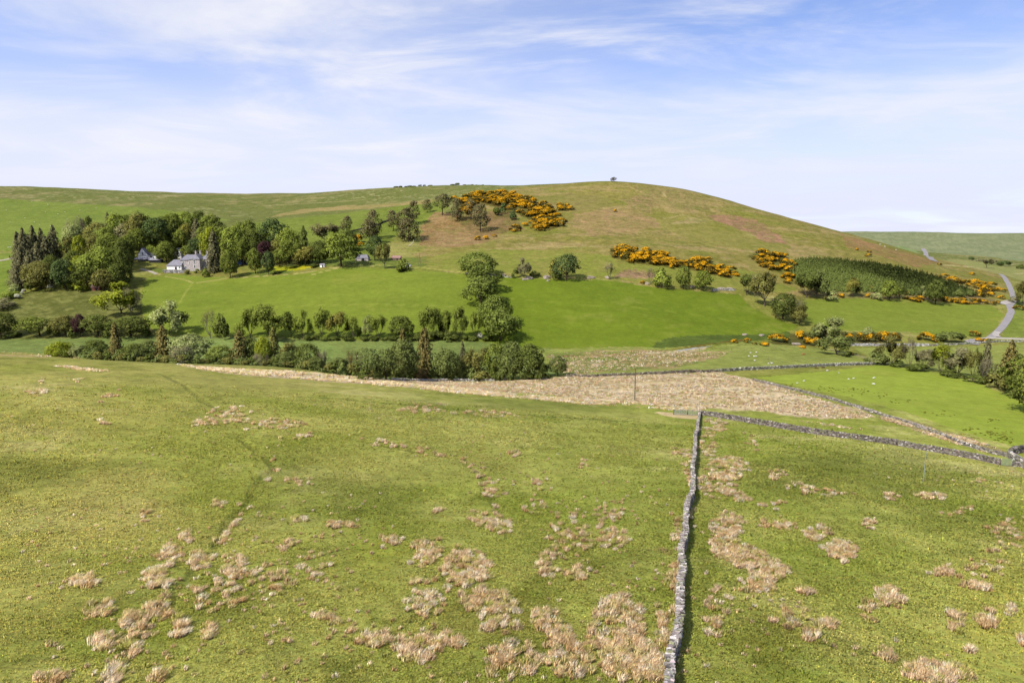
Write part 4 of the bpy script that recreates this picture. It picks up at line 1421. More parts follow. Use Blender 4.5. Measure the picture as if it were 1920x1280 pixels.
def animal_mesh(name, L, ht, fat, graze, mats, horn=False):
    """one continuous skinned body: trunk, neck, head, jointed legs, tail"""
    b = ht * 0.62
    V, E, R = [], [], []

    def add(p, r, prev=None):
        V.append(p)
        R.append(r)
        if prev is not None:
            E.append((prev, len(V) - 1))
        return len(V) - 1
    hip = add((-L * .36, 0, b + .02), fat * .78)
    mid = add((0, 0, b - fat * .1), fat * 1.0, hip)
    sh = add((L * .34, 0, b + .03), fat * .82, mid)
    if graze:
        n1 = add((L * .55, 0, b - .02), fat * .42, sh)
        n2 = add((L * .68, 0, b * .55), fat * .33, n1)
        hd = add((L * .74, 0, b * .26), fat * .30, n2)
        add((L * .80, 0, b * .08), fat * .2, hd)
    else:
        n1 = add((L * .50, 0, b + fat * .6), fat * .42, sh)
        n2 = add((L * .60, 0, b + fat * 1.25), fat * .32, n1)
        hd = add((L * .72, 0, b + fat * 1.35), fat * .28, n2)
        add((L * .90, 0, b + fat * 1.1), fat * .19, hd)
    for s in (-1, 1):
        add((hd and V[hd][0] - .03, s * fat * .45, V[hd][2] + fat * .28), fat * .10, hd)   # ear
        k = add((L * .32, s * fat * .5, b * .62), fat * .26, sh)
        k = add((L * .33, s * fat * .5, b * .34), fat * .15, k)
        add((L * .33, s * fat * .5, 0.02), fat * .13, k)
        k = add((-L * .34, s * fat * .5, b * .66), fat * .32, hip)
        k = add((-L * .42, s * fat * .5, b * .36), fat * .16, k)
        add((-L * .38, s * fat * .5, 0.02), fat * .13, k)
    t = add((-L * .52, 0, b + fat * .3), fat * .14, hip)
    add((-L * .55, 0, b - fat * .5), fat * .10, t)
    me = bpy.data.meshes.new(name)
    me.from_pydata(V, E, [])
    o = bpy.data.objects.new(name, me)
    COL.objects.link(o)
    sk = o.modifiers.new('skin', 'SKIN')
    for i, sv in enumerate(me.skin_vertices[0].data):
        sv.radius = (R[i], R[i])
        sv.use_root = (i == 0)
    ss = o.modifiers.new('sub', 'SUBSURF')
    ss.levels = 1
    ss.render_levels = 1
    dg = bpy.context.evaluated_depsgraph_get()
    m2 = bpy.data.meshes.new_from_object(o.evaluated_get(dg))
    bpy.data.objects.remove(o)
    m2.name = name
    m2.materials.clear()
    for m in mats:
        m2.materials.append(m)
    hx = V[hd][0]
    for f in m2.polygons:
        f.use_smooth = True
        c = f.center
        if c.z < b * .42 and not (graze and c.x > L * .5) or c.x > hx - .05:
            f.material_index = 1
    return m2


SHEEP = [animal_mesh('sheep', 1.15, .85, .27, True, [M_WOOL, M_FACE]), animal_mesh('sheep', 1.15, .85, .27, False, [M_WOOL, M_WOOL])]
COWS = [animal_mesh('cow', 2.1, 1.4, .40, True, [M_COW, M_COW]), animal_mesh('cow', 2.1, 1.4, .40, True, [M_DCOW, M_DCOW])]


def put(mesh, name, u, v, label, group, cat, sc=1.0, rz=None):
    p = hpt(u, v)
    o = link(name, mesh, None, None, tuple(p))
    o.rotation_euler = (0, 0, random.choice((0, math.pi)) + random.uniform(-.6, .6) if rz is None else rz)
    o.scale = (sc * .66, sc * .66, sc * .7)
    tag(o, label, cat, group)


for i, (u, v) in enumerate([(47, 409), (64.5, 417), (74, 422), (94.6, 424.5), (126.5, 411.5), (109, 402), (19, 416.5), (122, 398), (150, 395), (85, 398), (30, 380), (60, 378), (25, 352.5), (90, 384), (12, 394), (180, 391), (262, 366), (278, 369)]):
    put(SHEEP[i % 2], 'sheep', u, v, 'white sheep grazing in the high green field above the left wood', 'sheep in the high left field', 'sheep', 0.95)
for i, (u, v) in enumerate([(16, 464.5), (20, 464.5)]):
    put(SHEEP[i], 'sheep', u, v, 'white sheep near the track beside the dark conifers', 'sheep by the left track', 'sheep', 1.15)
for i, (u, v) in enumerate([(1404, 668.5), (1414, 669), (1418, 669), (1407.5, 662.5), (1418, 661.5)]):
    put(SHEEP[i % 2], 'sheep', u, v, 'white sheep in the little flock on the pasture beyond the mossy wall', 'little flock beyond the mossy wall', 'sheep', 0.95)
put(SHEEP[0], 'sheep', 1415, 677, 'white sheep grazing just below the little flock on the pasture', 'sheep on the pasture', 'sheep', 1.05)
put(SHEEP[1], 'sheep', 1447, 682.5, 'white sheep close behind the mossy wall by the lone fence post', 'sheep on the pasture', 'sheep', 1.2)
put(SHEEP[0], 'sheep', 1441, 682.5, 'lamb-sized white sheep beside the lone fence post', 'sheep on the pasture', 'sheep', 0.8)
put(COWS[0], 'cow', 1506, 666, 'tan cow standing alone on the pasture under the gorse', 'cattle', 'cow', 1.05, 0.2)
put(COWS[1], 'cow', 1530, 691.5, 'dark brown cow lower down just inside the mossy wall', 'cattle', 'cow', 0.8)
put(COWS[1], 'cow', 1543, 690.5, 'dark brown cow right of the other one by the mossy wall', 'cattle', 'cow', 0.8)
for i, (u, v) in enumerate([(1551, 696), (1638, 710), (1638, 721), (1600, 710.5), (1591, 711.5), (1507, 715), (1495, 719), (1573, 700)]):
    put(SHEEP[i % 2], 'sheep', u, v, 'white sheep grazing on the bright field below the mossy wall', 'sheep on the bright field', 'sheep', 1.0 if i < 3 else .75)
put(SHEEP[0], 'sheep', 1776, 704.5, 'white sheep at the edge of the bright field under the bare trees', 'sheep under the bare trees', 'sheep', 1.1)
for i, (u, v) in enumerate([(1650, 459), (1659, 463), (1680, 469)]):
    put(SHEEP[i % 2], 'sheep', u, v, 'tiny white sheep where the hill flank meets the far valley', 'sheep on the hill flank', 'sheep', 1.3)
for i, (u, v) in enumerate([(733, 708), (784, 711)]):
    pass

# ---------------------------------------------------------------- trees: shared meshes, unit height
def unit(v):
    return v / (np.linalg.norm(v, axis=-1, keepdims=True) + 1e-9)


def leaf_mesh(name, cen, nor, size, var, rng, aspect=1.4, shade=None):
    """leaf-clump faces: centres, facing directions, sizes, brightness per face"""
    n = len(cen)
    nor = unit(nor)
    a = unit(np.cross(nor, unit(rng.normal(size=(n, 3)))))
    b = np.cross(nor, a)
    size = np.broadcast_to(size, (n,)) * rng.uniform(0.7, 1.3, n)
    a = a * (size * aspect / 2)[:, None]
    b = b * (size / 2)[:, None]
    fold = nor * (size * 0.18)[:, None]
    v = np.stack([cen - a, cen - b * .9 + fold, cen + a, cen + b * .9 + fold], 1).reshape(-1, 3)
    q = np.arange(4 * n).reshape(n, 4)
    me = np_mesh(name, v, quads=q)
    set_col(me, 'col', np.repeat(np.clip(var, 0.2, 1.9), 4)[:, None] * np.ones((1, 3)))
    if shade is None:
        c0 = cen.mean(0)
        shade = .5 * nor + .6 * unit(cen - c0)
    sh = unit(shade + np.array([0, 0, .15]) + rng.normal(0, .22, (n, 3)))
    set_nrm(me, np.repeat(sh, 4, 0))
    return me


def tubes_mesh(name, segs, n=5):
    """segs: list of (p0, p1, r0, r1)"""
    V, Q = [], []
    i = 0
    for p0, p1, r0, r1 in segs:
        p0, p1 = np.array(p0), np.array(p1)
        d = unit(p1 - p0)
        a = unit(np.cross(d, np.array([.3, .9, .2])))
        b = np.cross(d, a)
        k = n if r0 > 0.008 else 3
        t = np.arange(k) * 2 * math.pi / k
        ring = np.cos(t)[:, None] * a + np.sin(t)[:, None] * b
        V.append(p0 + ring * r0)
        V.append(p1 + ring * r1)
        for j in range(k):
            Q.append((i + j, i + (j + 1) % k, i + k + (j + 1) % k, i + k + j))
        i += 2 * k
    return np_mesh(name, np.concatenate(V), quads=np.array(Q), smooth_shade=True)


def lobed(rng, lobes, per, size, up=0.35):
    """foliage on the skins of many lobes; lobes = (centre, radius vec)"""
    cen, nor, var = [], [], []
    cc = np.mean([l[0] for l in lobes], 0)
    for c, r in lobes:
        m = int(per * (r[0] / 0.16) ** 1.5) + 14
        d = unit(rng.normal(size=(m, 3)))
        out = unit(np.array(c) - cc + np.array([0, 0, 0.15]))
        keep = (d @ out + d[:, 2] * 0.4) > -0.35
        d = d[keep]
        rad = rng.uniform(0.6, 1.15, len(d)) + (rng.random(len(d)) < .06) * rng.uniform(.1, .5, len(d))
        p = np.array(c) + d * np.array(r) * rad[:, None]
        cen.append(p)
        nor.append(d + rng.normal(0, .45, d.shape) + np.array([0, 0, up]))
        lv = rng.normal(1.0, .10)
        var.append(lv * rng.normal(1.0, .16, len(d)))
    return np.concatenate(cen), np.concatenate(nor), np.concatenate(var)


def crown_round(seed, zb=.10, wide=1.0, n=30, per=110, size=.036, flat=1.0, lean=0.0, egg=.55):
    n = int(n * 1.6)
    rng = np.random.default_rng(seed)
    lobes = []
    zc = zb + (1 - zb) * .52
    hz = (1 - zb) * .5
    ga = math.pi * (3 - math.sqrt(5))
    ph = rng.uniform(0, 6)
    for i in range(n):
        z = 1 - 1.75 * (i + .5) / n
        rr = math.sqrt(max(0, 1 - z * z))
        a = ph + ga * i + rng.normal(0, .25)
        k = rng.uniform(.58, .92)
        prof = 1.0 if z < 0 else 1 - .12 * z
        lr = rng.choice([.07, .09, .11, .14, .17]) * rng.uniform(.85, 1.15) * wide
        lobes.append(((math.cos(a) * rr * k * .5 * wide * prof + lean * z * .1, math.sin(a) * rr * k * .5 * wide * prof, zc + z * hz * .80 * flat), (lr, lr, lr * rng.uniform(.6, .85))))
    for i in range(8):   # inner fill
        a = rng.uniform(0, 6.28)
        lobes.append(((math.cos(a) * .16 * wide, math.sin(a) * .16 * wide, zc + rng.uniform(-.6, .5) * hz), (.17 * wide, .17 * wide, .15)))
    c, nn, v = lobed(rng, lobes, per, size)
    c[:, 2] = np.maximum(c[:, 2], zb * .4)
    me = leaf_mesh('crown', c, nn, size, v, rng)
    segs = [((0, 0, -.05), (0.01, 0, zb + .15), .028, .02), ((0.01, 0, zb + .15), (0, 0.02, .62), .02, .008)]
    for i in range(6):
        a = i * 1.05 + rng.uniform(-.3, .3)
        segs.append(((0.01, 0, zb + rng.uniform(.04, .2)), (math.cos(a) * .27 * wide, math.sin(a) * .27 * wide, zb + rng.uniform(.3, .5)), .012, .004))
    return me, tubes_mesh('trunk', segs)


def skeleton(rng, levels, trunk_h, spread, r0, upness=.5, n0=5, kids=3, shrink=.66, L0=.34):
    segs, tips = [], []

    def grow(p, d, L, r, lev):
        q = p
        for s in range(2):
            d2 = unit(d + rng.normal(0, .16, 3) + np.array([0, 0, upness * .15]))
            q2 = q + d2 * L / 2
            segs.append((q, q2, r * (1 - .25 * s), r * (.75 - .2 * s)))
            q, d = q2, d2
        if lev == 0:
            tips.append((q, d))
            return
        if lev <= 2:
            tips.append((q, d))
            tips.append(((p + q) / 2, d))
        for k in range(kids + (rng.random() < .4)):
            nd = unit(d * 1.0 + unit(rng.normal(size=3)) * spread + np.array([0, 0, upness * .35]))
            grow(q, nd, L * shrink * rng.uniform(.8, 1.15), r * .52, lev - 1)
    p = np.array([0, 0, -.05])
    q = np.array([rng.normal(0, .015), rng.normal(0, .015), trunk_h])
    segs.append((p, q, r0 * 1.25, r0 * .85))
    for k in range(n0):
        a = 2 * math.pi * k / n0 + rng.uniform(-.4, .4)
        el = rng.uniform(.15, 1.35)
        d = np.array([math.cos(a) * math.cos(el), math.sin(a) * math.cos(el), math.sin(el)])
        grow(q - np.array([0, 0, trunk_h * .3 * rng.random()]), d, L0 * rng.uniform(.85, 1.2), r0 * .6, levels)
    return segs, tips


def normalise(segs, tips, width=1.0):
    allp = np.array([s[1] for s in segs])
    zt = allp[:, 2].max()
    w = max(np.percentile(np.abs(allp[:, 0]), 99), np.percentile(np.abs(allp[:, 1]), 99)) * 2
    s = np.array([width / w, width / w, .97 / zt])
    segs = [(np.array(a) * s, np.array(b) * s, r, q) for a, b, r, q in segs]
    tips = [(np.array(p) * s, d) for p, d in tips]
    return segs, tips


def crown_ash(seed, leafy=9, size=.036, zt=.14, spread=.85, levels=3):
    rng = np.random.default_rng(seed)
    segs, tips = normalise(*skeleton(rng, levels, zt, spread, .018, .95, 6))
    cen, nor, var = [], [], []
    for p, d in tips:
        k = rng.poisson(leafy)
        if k == 0:
            continue
        q = p + rng.normal(0, .040, (k, 3)) + d * rng.uniform(-.02, .03)
        cen.append(q)
        nor.append(unit(rng.normal(size=(k, 3))) * .7 + np.array([0, 0, .6]) + unit(p - np.array([0, 0, .5])) * .5)
        var.append(rng.normal(1, .1) * rng.normal(1, .2, k))
    me = leaf_mesh('crown', np.concatenate(cen), np.concatenate(nor), size, np.concatenate(var), rng)
    return me, tubes_mesh('trunk', segs, 4)


def crown_bare(seed, leafy=1.5):
    return crown_ash(seed, leafy * .6, .024, .10, .8, 4)


def crown_spruce(seed, zb=.05, dens=1.0, droop=.35, ragged=.15):
    rng = np.random.default_rng(seed)
    cen, nor, var = [], [], []
    z = zb
    while z < .985:
        R = .5 * (1 - z) ** .62 * (1 + rng.normal(0, ragged)) * min(1, (z - zb) / .06 + .7)
        nb = max(4, int((5 + 9 * (1 - z)) * dens))
        a0 = rng.uniform(0, 6)
        for k in range(nb):
            a = a0 + 2 * math.pi * k / nb + rng.normal(0, .2)
            r = max(.012, R * rng.uniform(.7, 1.1))
            m = max(2, int(4 + 22 * r))
            t = rng.uniform(.25, 1, m)
            rad = t * r
            wob = rng.normal(0, .025, (m, 3)) * (1.1 - z * .6)
            p = np.c_[np.cos(a) * rad, np.sin(a) * rad, z + .02 - droop * rad * t * .6] + wob
            cen.append(p)
            nor.append(np.c_[np.cos(a) * np.ones(m) * .8, np.sin(a) * np.ones(m) * .8, .7 * np.ones(m)] + rng.normal(0, .4, (m, 3)))
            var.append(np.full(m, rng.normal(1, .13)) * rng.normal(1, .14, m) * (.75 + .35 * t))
        z += .028 + .02 * (1 - z)
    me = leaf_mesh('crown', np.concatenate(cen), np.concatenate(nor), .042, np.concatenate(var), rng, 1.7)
    return me, tubes_mesh('trunk', [((0, 0, -.05), (0, 0, .5), .022, .014), ((0, 0, .5), (0, 0, .97), .014, .003)])


def crown_pine(seed, base=.36, n=12, lean=.08, flat=.55):
    rng = np.random.default_rng(seed)
    tx, ty = rng.normal(0, lean, 2)
    segs = [((0, 0, -.05), (tx * .3, ty * .3, .3), .026, .022), ((tx * .3, ty * .3, .3), (tx * .8, ty * .8, .62), .022, .014), ((tx * .8, ty * .8, .62), (tx, ty, .9), .014, .006)]
    lobes = []
    for i in range(n):
        f = i / (n - 1)
        z = base + (0.92 - base) * f
        R = .36 * math.sin(math.pi * min(.95, .25 + .62 * f)) * rng.uniform(.5, 1.1)
        a = 2.4 * i + rng.uniform(-.4, .4)
        lr = rng.uniform(.18, .26) * (1.08 - .25 * f)
        c = (tx * z + math.cos(a) * R, ty * z + math.sin(a) * R, z)
        lobes.append((c, (lr, lr, lr * flat)))
        segs.append(((tx * .7, ty * .7, z - .12), c, .010, .004))
    for f in (.78, .88, .93):
        lobes.append(((tx * .8 + rng.normal(0, .06), ty * .8 + rng.normal(0, .06), f), (.17, .17, .07)))
    c, nn, v = lobed(rng, lobes, 85, .04)
    me = leaf_mesh('crown', c, nn, .042, v, rng, 1.5)
    return me, tubes_mesh('trunk', segs)


def bush(seed, n=9, size=.085, per=60, stem=True):
    """low shrub reaching the ground"""
    rng = np.random.default_rng(seed)
    lobes = []
    for i in range(n):
        a = rng.uniform(0, 6.28)
        R = .34 * math.sqrt(rng.random())
        lr = rng.uniform(.17, .26)
        z = min(.95 - lr * .8, .25 + .5 * (1 - (R / .36) ** 2) * rng.uniform(.7, 1.1))
        lobes.append(((math.cos(a) * R, math.sin(a) * R, max(.1, z)), (lr, lr, lr * 1.0)))
    c, nn, v = lobed(rng, lobes, per, size)
    c[:, 2] = np.clip(c[:, 2], 0.0, 1.0)
    return c, nn, v, rng


def bush_mesh(name, seed, **k):
    size = k.get('size', .085)
    c, nn, v, rng = bush(seed, **k)
    return leaf_mesh(name, c, nn, size, v, rng)


def gorse_mesh(seed, bloom):
    c, nn, v, rng = bush(seed, 8, .10, 48)
    me = leaf_mesh('gorse_bush', c, nn, .10, v, rng, 1.2)
    # flower-covered faces: mostly the upper, outer shoots
    n = len(c)
    sc = .55 * (c[:, 2]) + .55 * (fbm(c[:, 0] * 10 + 40, c[:, 1] * 10 + c[:, 2] * 6 + 40, 3.0, 2, .5, seed) - .5) * 4 + rng.normal(0, .18, n)
    th = np.quantile(sc, 1 - bloom)
    fl = sc > th
    g = C(108, 98, 44) * v[:, None]
    y1, y2 = C(244, 192, 44), C(222, 160, 28)
    t = rng.random(n)[:, None]
    yc = (y1 * t + y2 * (1 - t)) * (.75 + .3 * v[:, None])
    col = np.where(fl[:, None], yc, g)
    col = np.repeat(np.clip(col, 0, .9), 4, 0)
    me.color_attributes.remove(me.color_attributes['col'])
    set_col(me, 'col', col)
    return me


KIND = {
    'round': [crown_round(1, zb=.05), crown_round(2, zb=.04, n=34, wide=1.03), crown_round(3, zb=.09, n=28, lean=.6), crown_round(4, zb=.02, n=38, flat=1.02, wide=1.04)],
    'ash': [crown_ash(11), crown_ash(12, 11), crown_ash(13, 8, zt=.22), crown_ash(14, 13, zt=.12), crown_ash(15, 9, zt=.10), crown_ash(16, 10)],
    'bare': [crown_bare(21), crown_bare(22, 2.5), crown_bare(23, .8)],
    'spruce': [crown_spruce(31), crown_spruce(32, ragged=.22, droop=.5), crown_spruce(33, zb=.12, dens=.8)],
    'pine': [crown_pine(41), crown_pine(42, .30, 14), crown_pine(43, .45, 10, .12), crown_pine(44, .18, 16, .05, .6)],
    'open': [crown_round(51, zb=.2, n=22, per=60, size=.036), crown_round(52, zb=.14, n=20, per=50, size=.036)],
}
BUSH = [bush_mesh('shrub', 61), bush_mesh('shrub', 62, n=12), bush_mesh('shrub', 63, n=7)]
GORSE = [gorse_mesh(71, .72), gorse_mesh(72, .55), gorse_mesh(73, .38), gorse_mesh(74, .12)]

LEAF = {}


def leafmat(name, rgb, transl=.45, objvar=.09, k=1.0):
    LEAF[name] = mat_attr('leaves_' + name, 'col', mul=tuple(C(*rgb) * k), transl=transl, objvar=objvar)


leafmat('sycamore', (132, 146, 70), k=0.88)
leafmat('mid', (138, 150, 68), k=0.84)
leafmat('deep', (108, 118, 58), k=0.95)
leafmat('teal', (104, 122, 72), k=0.85)
leafmat('lime', (160, 170, 56), k=0.9)
leafmat('fresh', (154, 168, 74), k=0.86)
leafmat('olive', (142, 140, 76), k=0.86)
leafmat('pale', (176, 184, 116), k=0.9)
leafmat('grey', (148, 144, 104))
leafmat('conifer', (106, 104, 74), k=1.35)
leafmat('brownfir', (126, 116, 68), k=1.1)
leafmat('pine', (114, 108, 74), k=1.2)
leafmat('purple', (84, 58, 62))
leafmat('bronze', (154, 150, 74))
leafmat('blossom', (226, 226, 200))
leafmat('willow', (124, 134, 74), k=0.95)
leafmat('plantation', (104, 116, 60), k=1.3)
leafmat('twig', (138, 128, 100), k=1.2)
leafmat('ginger', (128, 110, 68))
M_BARK = mat_plain('bark', tuple(C(118, 106, 90)), .95, .05, noise=(.8, .3))
M_BARKP = mat_plain('pale_bark', tuple(C(150, 142, 122)), .95, .05, noise=(.8, .25))
M_BARKD = mat_plain('dark_bark', tuple(C(88, 74, 62)), .95, .05, noise=(.8, .3))
M_GORSE = mat_attr('gorse_leaf_and_flower', 'col', transl=.4, objvar=.14)


def ground_for(u, vb, Y):
    if Y:
        dx, dz = pixdir(u, vb)
        x = float(dx * Y)
        return np.array([x, Y, H([x], [Y])[0]])
    p = ray([u], [vb])[0]
    return p


def size_for(p, vt, wpx):
    """height reaching photo row vt and width in metres at point p"""
    s = scale_at(p)
    # solve for the height whose projection is vt
    h = 5.0
    for _ in range(12):
        u, v, d = project(p[0], p[1], p[2] + h)
        h += (v - vt) * d / F
    return max(h, .5), wpx * s


_count = 0


def tree(kind, mat, u, vb, vt, w, label, group=None, Y=None, bark=None, cat='tree', nm=None):
    global _count
    _count += 1
    p = ground_for(u, vb, Y)
    h, wm = size_for(p, vt, w)
    rz = random.uniform(0, 6.28)
    if kind == 'bush':
        o = link(nm or 'shrub', BUSH[_count % len(BUSH)])
        if len(o.data.materials) == 0:
            o.data.materials.append(LEAF[mat])
        o.material_slots[0].link = 'OBJECT'
        o.material_slots[0].material = LEAF[mat]
        o.location = (p[0], p[1], p[2] - .05 * h)
        o.scale = (wm, wm, h * 1.05)
        o.rotation_euler = (0, 0, rz)
        tag(o, label, 'shrub' if cat == 'tree' else cat, group)
        return o
    if kind == 'ash' and 560 < vt < 610 and u < 900:
        h *= 1.12
    cm, tm = KIND[kind][_count % len(KIND[kind])]
    names = {'round': 'broadleaf_tree', 'ash': 'ash_tree', 'bare': 'bare_tree', 'spruce': 'conifer_tree', 'pine': 'pine_tree', 'open': 'broadleaf_tree'}
    r = empty(nm or names[kind], (p[0], p[1], p[2]), rz)
    wf = {'round': 1.06, 'ash': 1.15, 'bare': .98, 'spruce': 1.32, 'pine': 1.02, 'open': 1.08}[kind]
    r.scale = (wm * wf, wm * wf, h)
    c = link('crown', cm, None, r)
    if len(cm.materials) == 0:
        cm.materials.append(LEAF[mat])
    c.material_slots[0].link = 'OBJECT'
    c.material_slots[0].material = LEAF[mat]
    bk = bark or {'pine': M_BARKD, 'bare': M_BARKP, 'ash': M_BARK}.get(kind, M_BARKD)
    t = link('trunk', tm, None, r)
    if len(tm.materials) == 0:
        tm.materials.append(bk)
    t.material_slots[0].link = 'OBJECT'
    t.material_slots[0].material = bk
    tag(r, label, cat, group)
    return r


